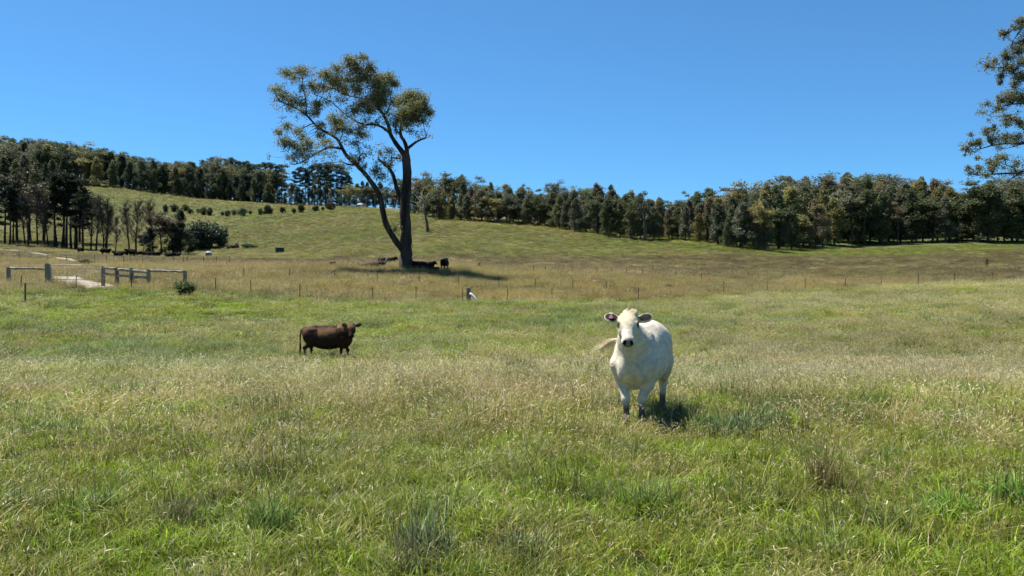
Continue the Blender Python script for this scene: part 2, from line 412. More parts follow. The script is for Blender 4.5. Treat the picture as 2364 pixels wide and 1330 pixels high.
# ------------------------------------------------------------------ gravel track ribbon (stands 2 cm proud of the pasture)
M_track = bsdf_mat('pale_gravel', (0.40, 0.345, 0.275), 0.95, (1.2, (0.25, 0.21, 0.165)), 0.6, 12.0, 0.1)
ctr = []
for a, b in zip(TRACK_A[:-1], TRACK_A[1:]):
    for t in np.linspace(0, 1, 6, endpoint=False): ctr.append(a.lerp(b, t))
tv, tf = [], []
for i, p in enumerate(ctr):
    t = (ctr[min(i + 1, len(ctr) - 1)] - ctr[max(i - 1, 0)]); s = Vector((t.y, -t.x, 0)).normalized()
    w = (1.5 if p.y < 84 else (0.15 if p.y < 118 else 1.2)) + random.uniform(-0.25, 0.25)
    for k in range(5):
        q = p + s * w * (k / 2.0 - 1.0)
        tv.append((q.x, q.y, gz(q.x, q.y) + (0.035 if 0 < k < 4 else -0.02)))
for i in range(len(ctr) - 1):
    for k in range(4): tf.append((i * 5 + k, i * 5 + k + 1, i * 5 + k + 6, i * 5 + k + 5))
tag(mesh_obj('track', tv, tf, M_track, None, True), 'pale gravel farm track through the gate', 'track', kind='structure')

#PART2
# ------------------------------------------------------------------ grass (uncountable: one scattered object)
def blade_set(n, R, hmin, hmax, w, lean, colA, colB, tipcol=None, r=rng, clump=0.6):
    rr = R * np.sqrt(r.random(n)) ** (1 + clump); a = r.random(n) * 6.283
    bx, by = rr * np.cos(a), rr * np.sin(a)
    h = r.uniform(hmin, hmax, n); phi = r.random(n) * 6.283
    le = lean * r.random(n) ** 0.8; dx, dy = np.cos(phi) * le, np.sin(phi) * le
    sa = phi + math.pi / 2 + r.normal(0, 0.6, n); sx, sy = np.cos(sa), np.sin(sa)
    ww = w * r.uniform(0.7, 1.3, n)
    P = []; tt = (0, 0.4, 0.75, 1.0); wt = (0.9, 1.0, 0.7)
    for k, t in enumerate(tt):
        cx = bx + dx * h * t ** 1.9; cy = by + dy * h * t ** 1.9; cz = h * (t - 0.38 * le * t * t) - (0.03 if k == 0 else 0)
        if k < 3:
            P.append(np.stack([cx - sx * ww * wt[k] / 2, cy - sy * ww * wt[k] / 2, cz], 1)); P.append(np.stack([cx + sx * ww * wt[k] / 2, cy + sy * ww * wt[k] / 2, cz], 1))
        else: P.append(np.stack([cx, cy, cz], 1))
    V = np.stack(P, 1).reshape(-1, 3); o = np.arange(n)[:, None] * 7
    Q = np.concatenate([o + np.array([[0, 1, 3, 2]]), o + np.array([[2, 3, 5, 4]])]); T = o + np.array([[4, 5, 6]])
    m = r.random(n)[:, None]; c = np.array(colA) * (1 - m) + np.array(colB) * m
    c = c * r.uniform(0.45, 1.6, n)[:, None]
    Cc = np.repeat(c[:, None, :], 7, 1)
    if tipcol is not None:
        Cc[:, 6] = Cc[:, 6] * 0.3 + np.array(tipcol) * 0.7; Cc[:, 4:6] = Cc[:, 4:6] * 0.75 + np.array(tipcol) * 0.25
    return V, Q, T, Cc.reshape(-1, 3)

def seed_set(n, R, hmin, hmax, lean, stem, head, hl, hw, r=rng, sw=0.0026):
    rr = R * np.sqrt(r.random(n)); a = r.random(n) * 6.283
    bx, by = rr * np.cos(a), rr * np.sin(a); h = r.uniform(hmin, hmax, n); phi = r.random(n) * 6.283
    le = lean * r.random(n); dx, dy = np.cos(phi) * le, np.sin(phi) * le
    sa = r.random(n) * 6.283; sx, sy = np.cos(sa), np.sin(sa)
    def pt(t): return np.stack([bx + dx * h * t ** 2, by + dy * h * t ** 2, h * (t - 0.3 * le * t * t)], 1)
    s = np.stack([sx, sy, 0 * sx], 1); s2 = np.stack([-sy, sx, 0 * sx], 1); w = sw
    p0, p1, p2 = pt(0), pt(0.55), pt(1.0)
    d = p2 - p1; d /= np.linalg.norm(d, axis=1)[:, None]
    L_ = hl * r.uniform(0.7, 1.3, n)[:, None]; W_ = hw * r.uniform(0.7, 1.3, n)[:, None]
    pm = p2 + d * L_ * 0.4; pe = p2 + d * L_ + np.stack([dx, dy, -0.3 * le], 1) * L_ * 0.5
    V = np.stack([p0 - s * w, p0 + s * w, p1 - s * w, p1 + s * w, p2 - s * w * .7, p2 + s * w * .7, p2, pm - s * W_ / 2, pe, pm + s * W_ / 2, p2, pm - s2 * W_ / 2, pe, pm + s2 * W_ / 2], 1).reshape(-1, 3)
    o = np.arange(n)[:, None] * 14
    Q = np.concatenate([o + np.array([[0, 1, 3, 2]]), o + np.array([[2, 3, 5, 4]]), o + np.array([[6, 7, 8, 9]]), o + np.array([[10, 11, 12, 13]])])
    f = r.uniform(0.7, 1.25, n)[:, None]
    C_ = np.zeros((n, 14, 3)); C_[:, :6] = (np.array(stem) * f)[:, None]; C_[:, 6:] = (np.array(head) * f)[:, None]
    return V, Q, np.zeros((0, 3), int), C_.reshape(-1, 3)

def grass_mat():
    m, N, L = new_mat('grass_blades'); b = N['Principled BSDF']; out = N['Material Output']
    b.inputs['Roughness'].default_value = 0.42; b.inputs['Specular IOR Level'].default_value = 0.25
    a1 = N.new('ShaderNodeAttribute'); a1.attribute_name = 'blade'
    a2 = N.new('ShaderNodeAttribute'); a2.attribute_type = 'INSTANCER'; a2.attribute_name = 'tint'
    x = N.new('ShaderNodeMix'); x.data_type = 'RGBA'; x.blend_type = 'MULTIPLY'; x.inputs['Factor'].default_value = 1
    L.new(a1.outputs['Color'], x.inputs['A']); L.new(a2.outputs['Vector'], x.inputs['B'])
    L.new(x.outputs['Result'], b.inputs['Base Color'])
    tr = N.new('ShaderNodeBsdfTranslucent'); L.new(x.outputs['Result'], tr.inputs['Color'])
    ms = N.new('ShaderNodeMixShader'); ms.inputs['Fac'].default_value = 0.42
    L.new(b.outputs[0], ms.inputs[1]); L.new(tr.outputs[0], ms.inputs[2]); L.new(ms.outputs[0], out.inputs['Surface'])
    return m
M_grass = grass_mat()

def tuft_mesh(name, sets, mat):
    vs, qs, ts, cs = [], [], [], []; n = 0
    for V_, Q_, T_, C_ in sets:
        vs.append(V_); qs.append(Q_ + n); ts.append(T_ + n); cs.append(C_); n += len(V_)
    fs = [np.concatenate(qs)] + ([np.concatenate(ts)] if sum(len(t) for t in ts) else [])
    me = fast_mesh(name, np.concatenate(vs), fs, mat)
    c = np.concatenate(cs); a = me.attributes.new('blade', 'FLOAT_COLOR', 'POINT')
    a.data.foreach_set('color', np.concatenate([c, np.ones((len(c), 1))], 1).astype(np.float32).ravel())
    return me

G1, G2 = (0.172, 0.285, 0.018), (0.325, 0.425, 0.038)         # fresh green
O1, O2 = (0.20, 0.225, 0.026), (0.34, 0.32, 0.075)           # olive
B1, B2 = (0.125, 0.205, 0.042), (0.225, 0.30, 0.092)         # blue green
S1, S2 = (0.44, 0.38, 0.17), (0.60, 0.53, 0.31)              # straw
K1, K2 = (0.10, 0.085, 0.035), (0.17, 0.13, 0.06)            # brown stems
HEAD = (0.76, 0.68, 0.50); HEADP = (0.54, 0.44, 0.32)
lib = bpy.data.collections.new('grass_library')
KINDS = ['lush', 'seedy', 'straw', 'blue', 'rush', 'gold', 'brown']
NV = 4
RT = 0.30
tid = 0
for kind in KINDS:
    for v in range(NV):
        bs = lambda n, *a, **k: blade_set(int(n * 4.2), RT, *a, clump=0.05, **k)
        ss = lambda n, *a, **k: seed_set(int(n * 5), RT, *a, **k)
        if kind == 'lush':
            sets = [bs(74, 0.08, 0.24, 0.0065, 1.3, G1, G2, S1 if v == 0 else None), bs(10, 0.10, 0.25, 0.005, 1.4, O1, S1), ss(1.2, 0.2, 0.34, 0.7, S1, HEAD, 0.035, 0.006)]
        elif kind == 'seedy':
            sets = [bs(60, 0.10, 0.27, 0.0055, 1.2, G1, O2, S2 if v > 1 else None), bs(9, 0.1, 0.26, 0.005, 1.3, S1, S2), ss(6.5, 0.20, 0.40, 0.9, O2, HEAD, 0.04, 0.008)]
        elif kind == 'straw':
            sets = [bs(46, 0.10, 0.28, 0.005, 1.1, G1, O2), bs(17, 0.1, 0.3, 0.0045, 1.3, S1, S2), ss(15, 0.20, 0.44, 0.9, S1, HEADP if v == 1 else HEAD, 0.045, 0.009)]
        elif kind == 'blue':
            sets = [bs(64, 0.12, 0.33, 0.006, 1.0, B1, B2, (0.3, 0.33, 0.2) if v > 1 else None), bs(7, 0.12, 0.3, 0.005, 1.2, O1, S1), ss(2.2, 0.25, 0.42, 0.6, B2, (0.40, 0.38, 0.25), 0.045, 0.007)]
        elif kind == 'rush':
            sets = [bs(16, 0.24, 0.46, 0.0042, 0.55, K1, (0.12, 0.15, 0.045)), bs(50, 0.1, 0.28, 0.006, 1.2, O1, G1), ss(3, 0.3, 0.5, 0.3, K2, (0.29, 0.20, 0.12), 0.06, 0.008)]
        elif kind == 'gold':
            sets = [bs(34, 0.2, 0.45, 0.006, 0.8, O2, S1), bs(30, 0.2, 0.45, 0.005, 0.9, S1, (0.45, 0.35, 0.13)), ss(9, 0.36, 0.6, 0.5, S1, (0.52, 0.41, 0.20), 0.06, 0.010)]
        else:
            sets = [bs(36, 0.15, 0.38, 0.007, 0.8, K2, (0.24, 0.18, 0.10)), bs(30, 0.12, 0.36, 0.006, 0.9, O1, S1), ss(6, 0.26, 0.5, 0.4, K2, (0.32, 0.24, 0.18), 0.06, 0.012)]
        o = bpy.data.objects.new('tuft_%03d' % tid, tuft_mesh('tuft_%03d' % tid, sets, M_grass)); lib.objects.link(o); tid += 1

P_, S_, R3_, I_, T_ = [], [], [], [], []
bands = [(2.6, 10, 9.0, 1.0), (10, 20, 5.2, 1.3), (20, 40, 2.7, 1.75), (40, 80, 1.25, 2.5), (80, 130, 1.0, 3.0), (130, 300, 0.6, 2.8), (300, 440, 0.25, 3.2)]
for d0, d1, dens, sc in bands:
    half = 0.74 if d1 < 50 else 0.68
    area = half * (d1 * d1 - d0 * d0); n = int(area * dens)
    cs_ = dens ** -0.5; gx_, gy_ = np.meshgrid(np.arange(-half * d1, half * d1, cs_), np.arange(d0, d1, cs_))
    gx_ = gx_.ravel(); gy_ = gy_.ravel(); mk = np.abs(gx_) < half * gy_ + 0.4; gx_ = gx_[mk]; gy_ = gy_[mk]; n = len(gx_)
    x = gx_ + rng.uniform(-0.55, 0.55, n) * cs_; y = gy_ + rng.uniform(-0.55, 0.55, n) * cs_; d = np.maximum(y, 2.0)
    colr, c, (st, bl, lu), td = ground_color(x, y)
    keep = (td > 1.6) | ((y > 82) & (y < 122))
    px = c['px']
    edge = np.interp(px, [0, 250, 430, 560, 700, 830, 960, 1100, 1300, 1490, 1640, 1780, 2000, 2364], [410, 415, 425, 430, 430, 380, 285, 278, 272, 252, 245, 233, 238, 232])
    keep &= d < edge + 12
    k = np.zeros(n, int); u = rng.random(n)
    # near paddock choice
    ws = np.stack([0.25 + 1.2 * lu, 0.55 + 0 * st, 0.02 + 1.3 * st ** 1.5, 0.04 + 1.1 * bl ** 1.4, 0.03 + 0.10 * sstep(0.62, 0.72, c['n1'])], 1)
    ws = np.cumsum(ws / ws.sum(1, keepdims=True), 1)
    kn = (u[:, None] > ws).sum(1)
    kd = np.where(u < 0.62, 5, np.where(u < 0.80, 2, np.where(u < 0.90, 1, 6)))
    kb = np.where(u < 0.62, 6, np.where(u < 0.8, 2, 1))
    kh = np.where(u < 0.35, 1, np.where(u < 0.6, 0, np.where(u < 0.85, 2, 5)))
    z_ = rng.random(n)
    k = np.where(z_ < c['near'], kn, np.where(z_ < c['near'] + c['dry'], kd, np.where(z_ < c['near'] + c['dry'] + c['brown'], kb, kh)))
    k = np.clip(k, 0, 6)
    # tint: slow drift of hue over the paddock
    h1 = fbm(x / 4.0, y / 4.0, 41)[:, None]; h2 = fbm(x / 11.0, y / 11.0, 42)[:, None]
    tint = np.ones((n, 3)) * rng.uniform(0.74, 1.12, (n, 1)) * (0.70 + 0.5 * h2)
    tint = tint * (np.array([[0.92, 1.0, 1.0]]) * (1 - h1) + np.array([[1.14, 1.02, 0.86]]) * h1)
    green = np.clip(bump2(px, d, 2020, 122, 260, 0.045) * 1.2 + sstep(1250, 1650, px) * sstep(185, 215, d), 0, 1)
    k = np.where((rng.random(n) < green * 0.6), 0, k)
    tint = tint * (1 - 0.25 * sstep(120, 180, d))[:, None] * (1 - 0.12 * sstep(55, 75, d) * (1 - c['near']))[:, None]
    far = sstep(110, 150, d)[:, None]; tint = tint * (1 + far * rng.uniform(-0.35, 0.5, (n, 1)))
    for (ex, ey, er) in BARE_SOIL: keep &= ~((np.hypot(x - ex, (y - ey) / 0.7) < er * 1.15))
    s = sc * rng.uniform(0.75, 1.25, n)
    hh = sc ** -0.8 * (0.8 + 0.5 * fbm(x / 3.0, y / 3.0, 51)) * np.where(d < 60, 0.72, 0.8)
    hh = hh * np.where(d > 130, 0.8, 1.0)
    hh = hh * (1 - 0.62 * np.exp(-(((x - 1.62) / 0.8) ** 2 + ((y - 11.2) / 1.0) ** 2)))          # trodden down by the white cow
    P_.append(np.stack([x, y, ground(x, y) - 0.01], 1)[keep]); S_.append(np.stack([s, s, s * hh], 1)[keep])
    R3_.append(np.stack([rng.normal(0, 0.10, n), rng.normal(0, 0.10, n), rng.uniform(0, 6.283, n)], 1)[keep])
    I_.append((k * NV + rng.integers(0, NV, n))[keep]); T_.append(tint[keep])
P_ = np.concatenate(P_); S_ = np.concatenate(S_); R3_ = np.concatenate(R3_); I_ = np.concatenate(I_); T_ = np.concatenate(T_)
pm = bpy.data.meshes.new('grass'); pm.vertices.add(len(P_)); pm.vertices.foreach_set('co', P_.astype(np.float32).ravel())
for nm, typ, arr, key in (('scl', 'FLOAT_VECTOR', S_, 'vector'), ('rot', 'FLOAT_VECTOR', R3_, 'vector'), ('tint', 'FLOAT_VECTOR', T_, 'vector')):
    a = pm.attributes.new(nm, typ, 'POINT'); a.data.foreach_set(key, arr.astype(np.float32).ravel())
a = pm.attributes.new('variant', 'INT', 'POINT'); a.data.foreach_set('value', I_.astype(np.int32))
ng = bpy.data.node_groups.new('grass_scatter', 'GeometryNodeTree')
ng.interface.new_socket('Geometry', in_out='INPUT', socket_type='NodeSocketGeometry'); ng.interface.new_socket('Geometry', in_out='OUTPUT', socket_type='NodeSocketGeometry')
gi = ng.nodes.new('NodeGroupInput'); go = ng.nodes.new('NodeGroupOutput'); iop = ng.nodes.new('GeometryNodeInstanceOnPoints'); ci = ng.nodes.new('GeometryNodeCollectionInfo')
ci.inputs['Collection'].default_value = lib; ci.inputs['Separate Children'].default_value = True; ci.inputs['Reset Children'].default_value = True
def named(nm, t):
    q = ng.nodes.new('GeometryNodeInputNamedAttribute'); q.data_type = t; q.inputs['Name'].default_value = nm; return q.outputs['Attribute']
e2r = ng.nodes.new('FunctionNodeEulerToRotation')
iop.inputs['Pick Instance'].default_value = True
ng.links.new(gi.outputs[0], iop.inputs['Points']); ng.links.new(ci.outputs[0], iop.inputs['Instance'])
ng.links.new(named('variant', 'INT'), iop.inputs['Instance Index'])
ng.links.new(named('rot', 'FLOAT_VECTOR'), e2r.inputs[0]); ng.links.new(e2r.outputs[0], iop.inputs['Rotation'])
ng.links.new(named('scl', 'FLOAT_VECTOR'), iop.inputs['Scale']); ng.links.new(iop.outputs[0], go.inputs[0])
grass = link_mesh('grass', pm); md = grass.modifiers.new('scatter', 'NODES'); md.node_group = ng
tag(grass, 'long green and straw coloured pasture grass', 'grass', kind='stuff')
print('grass tufts', len(P_))

#PART3
# ------------------------------------------------------------------ cattle: bodies as blended volumes
class Blob:
    def __init__(s, lo, hi, h):
        s.lo = np.array(lo, np.float32); s.h = h
        n = np.ceil((np.array(hi) - s.lo) / h).astype(int) + 1; s.n = n
        s.ax = [s.lo[i] + h * np.arange(n[i], dtype=np.float32) for i in range(3)]
        s.f = np.full(tuple(n), 1.0, np.float32)
    def _win(s, lo, hi):
        w = []
        for i in range(3):
            a = max(int((lo[i] - s.lo[i]) / s.h) - 1, 0); b = min(int((hi[i] - s.lo[i]) / s.h) + 2, s.n[i])
            if b <= a: return None
            w.append(slice(a, b))
        return tuple(w)
    def _mix(s, w, d, k, sub=False):
        f = s.f[w]
        if sub:
            s.f[w] = np.maximum(f, -d)
        else:
            hh = np.clip(0.5 + 0.5 * (f - d) / k, 0, 1)
            s.f[w] = f * (1 - hh) + d * hh - k * hh * (1 - hh)
    def cone(s, a, b, r1, r2, k=0.05, sub=False):
        a = np.array(a, np.float32); b = np.array(b, np.float32); m = max(r1, r2) + k + 0.1
        w = s._win(np.minimum(a, b) - m, np.maximum(a, b) + m)
        if w is None: return
        X, Y, Z = np.meshgrid(s.ax[0][w[0]], s.ax[1][w[1]], s.ax[2][w[2]], indexing='ij')
        ba = b - a; t = np.clip(((X - a[0]) * ba[0] + (Y - a[1]) * ba[1] + (Z - a[2]) * ba[2]) / max(float(ba @ ba), 1e-9), 0, 1)
        d = np.sqrt((X - a[0] - t * ba[0]) ** 2 + (Y - a[1] - t * ba[1]) ** 2 + (Z - a[2] - t * ba[2]) ** 2) - (r1 + (r2 - r1) * t)
        s._mix(w, d, k, sub)
    def ell(s, c, r, k=0.05, axes=None, sub=False):
        c = np.array(c, np.float32); r = np.array(r, np.float32); m = float(r.max()) + k + 0.1
        w = s._win(c - m, c + m)
        if w is None: return
        X, Y, Z = np.meshgrid(s.ax[0][w[0]] - c[0], s.ax[1][w[1]] - c[1], s.ax[2][w[2]] - c[2], indexing='ij')
        if axes is not None:
            A = np.array(axes, np.float32)
            X, Y, Z = (A[0, 0] * X + A[0, 1] * Y + A[0, 2] * Z, A[1, 0] * X + A[1, 1] * Y + A[1, 2] * Z, A[2, 0] * X + A[2, 1] * Y + A[2, 2] * Z)
        k0 = np.sqrt((X / r[0]) ** 2 + (Y / r[1]) ** 2 + (Z / r[2]) ** 2)
        k1 = np.sqrt((X / r[0] ** 2) ** 2 + (Y / r[1] ** 2) ** 2 + (Z / r[2] ** 2) ** 2) + 1e-6
        s._mix(w, np.where(k0 < 1e-4, -float(r.min()), k0 * (k0 - 1) / k1), k, sub)
    def surface(s, smooth=2):
        f = s.f; ins = f < 0; nx, ny, nz = f.shape
        cs = [(i, j, k) for i in (0, 1) for j in (0, 1) for k in (0, 1)]
        cnt = sum(ins[i:nx - 1 + i, j:ny - 1 + j, k:nz - 1 + k].astype(np.int8) for i, j, k in cs)
        act = (cnt > 0) & (cnt < 8); I, J, K = np.nonzero(act)
        idx = np.full(act.shape, -1, np.int64); idx[I, J, K] = np.arange(len(I))
        val = {c: f[I + c[0], J + c[1], K + c[2]] for c in cs}
        acc = np.zeros((len(I), 3)); num = np.zeros(len(I))
        for a in cs:
            for ax in range(3):
                if a[ax] == 0:
                    b = list(a); b[ax] = 1; b = tuple(b)
                    va, vb = val[a], val[b]; cr = (va < 0) != (vb < 0)
                    t = np.where(cr, va / np.where(cr, va - vb, 1), 0)
                    p = np.tile(np.array(a, float), (len(I), 1)); p[:, ax] = t
                    acc[cr] += p[cr]; num[cr] += 1
        Vv = (np.stack([I, J, K], 1) + acc / num[:, None]) * s.h + s.lo
        Q = []
        for ax in range(3):
            o1, o2 = (ax + 1) % 3, (ax + 2) % 3
            sl0 = [slice(None)] * 3; sl1 = [slice(None)] * 3; sl0[ax] = slice(0, -1); sl1[ax] = slice(1, None)
            cr = ins[tuple(sl0)] != ins[tuple(sl1)]; P = np.stack(np.nonzero(cr), 1)
            P = P[(P[:, o1] > 0) & (P[:, o2] > 0) & (P[:, o1] < f.shape[o1] - 1) & (P[:, o2] < f.shape[o2] - 1)]
            def cell(d1, d2):
                q = P.copy(); q[:, o1] += d1; q[:, o2] += d2; return idx[q[:, 0], q[:, 1], q[:, 2]]
            q = np.stack([cell(-1, -1), cell(0, -1), cell(0, 0), cell(-1, 0)], 1)
            fl = ~ins[P[:, 0], P[:, 1], P[:, 2]]
            q[fl] = q[fl][:, ::-1]; Q.append(q[(q >= 0).all(1)])
        Q = np.concatenate(Q)
        e = np.concatenate([Q[:, [0, 1]], Q[:, [1, 2]], Q[:, [2, 3]], Q[:, [3, 0]]])
        for _ in range(smooth):
            sm = np.zeros_like(Vv); ct = np.zeros(len(Vv))
            for a, b in ((0, 1), (1, 0)):
                np.add.at(sm, e[:, a], Vv[e[:, b]]); np.add.at(ct, e[:, a], 1)
            Vv = 0.5 * Vv + 0.5 * sm / np.maximum(ct, 1)[:, None]
        return Vv, Q

def unit(v): v = np.array(v, float); return v / np.linalg.norm(v)

def cow_body(h, poll, hdir, hup, tail, legs=None, fat=1.0, rough=True, ears=1.0, lying=False, neck_drop=0.0, deep=0.0, HS=1.0, full=0.0, fl=0.165):
    """x forward, y left, z up.  poll: top of the head; hdir: poll->muzzle; hup: forehead normal"""
    B = Blob((-1.55, -1.25, -0.05), (1.65, 0.8, 1.75), h)
    dz = -0.50 if lying else 0.0
    def z(p): return (p[0], p[1], p[2] + dz)
    W = fat
    B.ell(z((-0.08, 0, 0.93)), (0.80, 0.355 * W, 0.40), 0.08)
    B.ell(z((-0.22, 0, 0.82)), (0.62, 0.385 * W, 0.33), 0.10)
    B.ell(z((0.46, 0, 0.97)), (0.38, 0.275 * W, 0.42), 0.12)
    B.cone(z((0.42, 0, 1.30)), z((-0.55, 0, 1.285)), 0.085, 0.075, 0.10)
    B.cone(z((-0.55, 0, 1.285)), z((-1.03, 0, 1.24)), 0.075, 0.06, 0.08)
    B.ell(z((-0.72, 0, 1.05)), (0.37, 0.285 * W, 0.28), 0.10)
    for s in (-1, 1):
        if not full: B.ell(z((-0.58, s * 0.215, 1.20)), (0.13, 0.07, 0.075), 0.08)
        B.ell(z((-1.00, s * 0.12, 1.12)), (0.08, 0.055, 0.08), 0.07)
        B.cone(z((0.40, s * 0.15, 1.22)), z((0.56, s * 0.21, 0.88)), 0.105, 0.115, 0.09)       # shoulder blade
    if full: B.ell(z((-0.52, 0, 1.10)), (0.52, 0.30, 0.28 + full), 0.10); B.ell(z((-0.80, 0, 1.06)), (0.30, 0.27, 0.28 + full * 0.6), 0.10)
    B.cone(z((0.66, 0, 0.80)), z((0.56, 0, 0.60)), 0.17, 0.10, 0.10)                        # brisket
    for s in (-1, 1): B.ell(z((0.70, s * 0.115, 0.80)), (0.11, 0.10, 0.20), 0.035)
    if deep: B.ell(z((-0.10, 0, 0.80 - deep)), (0.62, 0.30 * W, 0.30), 0.12); B.ell(z((0.52, 0, 0.84 - deep)), (0.26, 0.19, 0.30), 0.12)
    L = legs or {}
    if not lying:
        for s in (-1, 1):
            fx = L.get(('f', s), 0.0); hx = L.get(('h', s), 0.0)
            B.cone((0.56, s * 0.205, 0.84), (0.50, s * 0.185, 0.58), 0.14, 0.088, 0.07)
            B.cone((0.50, s * 0.185, 0.60), (0.53 + fx, s * fl, 0.38), 0.085, 0.058, 0.04)
            B.ell((0.535 + fx, s * fl, 0.37), (0.06, 0.058, 0.07), 0.03)
            B.cone((0.53 + fx, s * fl, 0.36), (0.52 + fx, s * fl * 0.94, 0.14), 0.048, 0.042, 0.03)
            B.cone((0.52 + fx, s * fl * 0.94, 0.13), (0.58 + fx, s * fl * 0.92, 0.035), 0.05, 0.062, 0.02)
            B.ell((-0.70, s * 0.185, 0.93), (0.30, 0.165 * W, 0.33), 0.10)
            B.cone((-0.58, s * 0.215, 0.80), (-0.70, s * 0.20, 0.64), 0.17, 0.115, 0.08)
            B.cone((-0.70, s * 0.20, 0.64), (-0.93 + hx, s * 0.175, 0.47), 0.11, 0.062, 0.05)
            B.cone((-0.93 + hx, s * 0.175, 0.50), (-0.91 + hx, s * 0.175, 0.42), 0.062, 0.058, 0.03)
            B.cone((-0.92 + hx, s * 0.175, 0.44), (-0.88 + hx, s * 0.17, 0.14), 0.055, 0.045, 0.03)
            B.cone((-0.88 + hx, s * 0.17, 0.13), (-0.82 + hx, s * 0.17, 0.035), 0.052, 0.062, 0.02)
    else:
        for s in (-1, 1):
            B.cone((0.55, s * 0.22, 0.28), (0.75, s * 0.26, 0.12), 0.12, 0.07, 0.05); B.cone((0.75, s * 0.26, 0.12), (0.45, s * 0.25, 0.06), 0.065, 0.05, 0.03)
            B.ell((-0.60, s * 0.27, 0.30), (0.36, 0.16, 0.27), 0.08); B.cone((-0.45, s * 0.33, 0.14), (-0.75, s * 0.38, 0.08), 0.11, 0.06, 0.05); B.cone((-0.75, s * 0.38, 0.08), (-0.35, s * 0.42, 0.05), 0.055, 0.045, 0.03)
    # head frame
    o = np.array(z(poll)); u = unit(hdir); w = np.array(hup, float); w = unit(w - u * (w @ u)); v = np.cross(w, u)
    def H(a, b, c): return tuple(o + (u * a + v * b + w * c) * HS)
    ax = [u, v, w]
    # neck from shoulders to the back of the skull
    nb = np.array(z((0.52, 0, 1.06 - neck_drop))); nt = np.array(H(0.12, 0, -0.12)); mid = nb * 0.45 + nt * 0.55 + np.array([0, 0, -0.02])
    B.cone(nb, mid, 0.24, 0.175, 0.10); B.cone(mid, nt, 0.185, 0.125, 0.08)
    B.cone(z((0.40, 0, 1.27)), H(0.05, 0, -0.07), 0.10, 0.085, 0.10)                        # crest
    B.cone(H(0.22, 0, -0.16), z((0.70, 0, 0.82)), 0.065, 0.10, 0.10)                        # throat and dewlap
    def HE(c, r, *a_, **k_): B.ell(c, tuple(q * HS for q in r), *a_, **k_)
    def HC(a1, b1, r1, r2, *a_, **k_): B.cone(a1, b1, r1 * HS, r2 * HS, *a_, **k_)
    HE(H(0.10, 0, -0.02), (0.13, 0.118, 0.10), 0.05, ax)
    HE(H(0.17, 0, 0.0), (0.13, 0.122, 0.085), 0.05, ax)
    HC(H(0.20, 0, -0.02), H(0.43, 0, -0.005), 0.098, 0.072, 0.05)
    HE(H(0.455, 0, -0.015), (0.075, 0.088, 0.062), 0.04, ax)                             # muzzle
    HC(H(0.16, 0, -0.13), H(0.42, 0, -0.065), 0.082, 0.05, 0.05)                        # jaw
    for s in (-1, 1):
        HE(H(0.20, s * 0.075, -0.075), (0.11, 0.055, 0.085), 0.05, ax)
        HE(H(0.185, s * 0.112, 0.022), (0.045, 0.022, 0.03), 0.025, ax)                  # brow and eye
        d_ = unit(v * s * 0.90 + (-u) * (0.42 if ears > 0 else -0.2) + w * 0.02)
        e2 = unit(u - d_ * (u @ d_)); e3 = np.cross(d_, e2)
        c = np.array(H(0.065, s * 0.12, -0.03)) + d_ * 0.104 * HS
        HC(H(0.07, s * 0.09, -0.03), c - d_ * 0.06 * HS, 0.04, 0.035, 0.03)
        HE(c, (0.108, 0.084, 0.022), 0.02, [d_, e2, e3])
    HE(H(0.012, 0, -0.005), (0.055, 0.112, 0.07), 0.04, ax)
    if rough:
        r_ = np.random.default_rng(5)
        for q in range(12):
            a = r_.uniform(-0.09, 0.09); HC(H(0.02, a, 0.03), H(-0.035 - r_.uniform(0, 0.02), a * 1.2, 0.03 + r_.uniform(0, 0.05)), 0.026, 0.014, 0.02)
    for s in (-1, 1): HE(H(0.505, s * 0.046, 0.022), (0.018, 0.018, 0.016), 0.01, ax, sub=True)   # nostrils
    for a, b, r1, r2 in tail: B.cone(z(a), z(b), r1, r2, 0.03)
    V_, Q_ = B.surface()
    return V_, Q_, (o, u * HS, v * HS, w * HS)

def coat_mat(name, rough=0.65, sheen=0.0, bump=0.35):
    m, N, L = new_mat(name); b = N['Principled BSDF']; a = N.new('ShaderNodeAttribute'); a.attribute_name = 'coat'
    b.inputs['Roughness'].default_value = rough; b.inputs['Specular IOR Level'].default_value = 0.2
    b.inputs['Sheen Weight'].default_value = sheen; b.inputs['Sheen Roughness'].default_value = 0.4
    tc = N.new('ShaderNodeTexCoord'); mp = N.new('ShaderNodeMapping'); mp.inputs['Scale'].default_value = (0.5, 1, 1.0); L.new(tc.outputs['Object'], mp.inputs[0])
    t = N.new('ShaderNodeTexNoise'); t.inputs['Scale'].default_value = 14; t.inputs['Detail'].default_value = 6; L.new(mp.outputs[0], t.inputs['Vector'])
    r = N.new('ShaderNodeMapRange'); r.inputs['From Min'].default_value = 0.3; r.inputs['From Max'].default_value = 0.7; r.inputs['To Min'].default_value = 0.8; r.inputs['To Max'].default_value = 1.15; L.new(t.outputs['Fac'], r.inputs['Value'])
    x = N.new('ShaderNodeMix'); x.data_type = 'RGBA'; x.blend_type = 'MULTIPLY'; x.inputs['Factor'].default_value = 1
    L.new(a.outputs['Color'], x.inputs['A']); L.new(r.outputs[0], x.inputs['B']); L.new(x.outputs['Result'], b.inputs['Base Color'])
    t2 = N.new('ShaderNodeTexNoise'); t2.inputs['Scale'].default_value = 26; t2.inputs['Detail'].default_value = 4; L.new(mp.outputs[0], t2.inputs['Vector'])
    bp = N.new('ShaderNodeBump'); bp.inputs['Strength'].default_value = bump; bp.inputs['Distance'].default_value = 0.02
    L.new(t2.outputs['Fac'], bp.inputs['Height']); L.new(bp.outputs[0], b.inputs['Normal'])
    return m

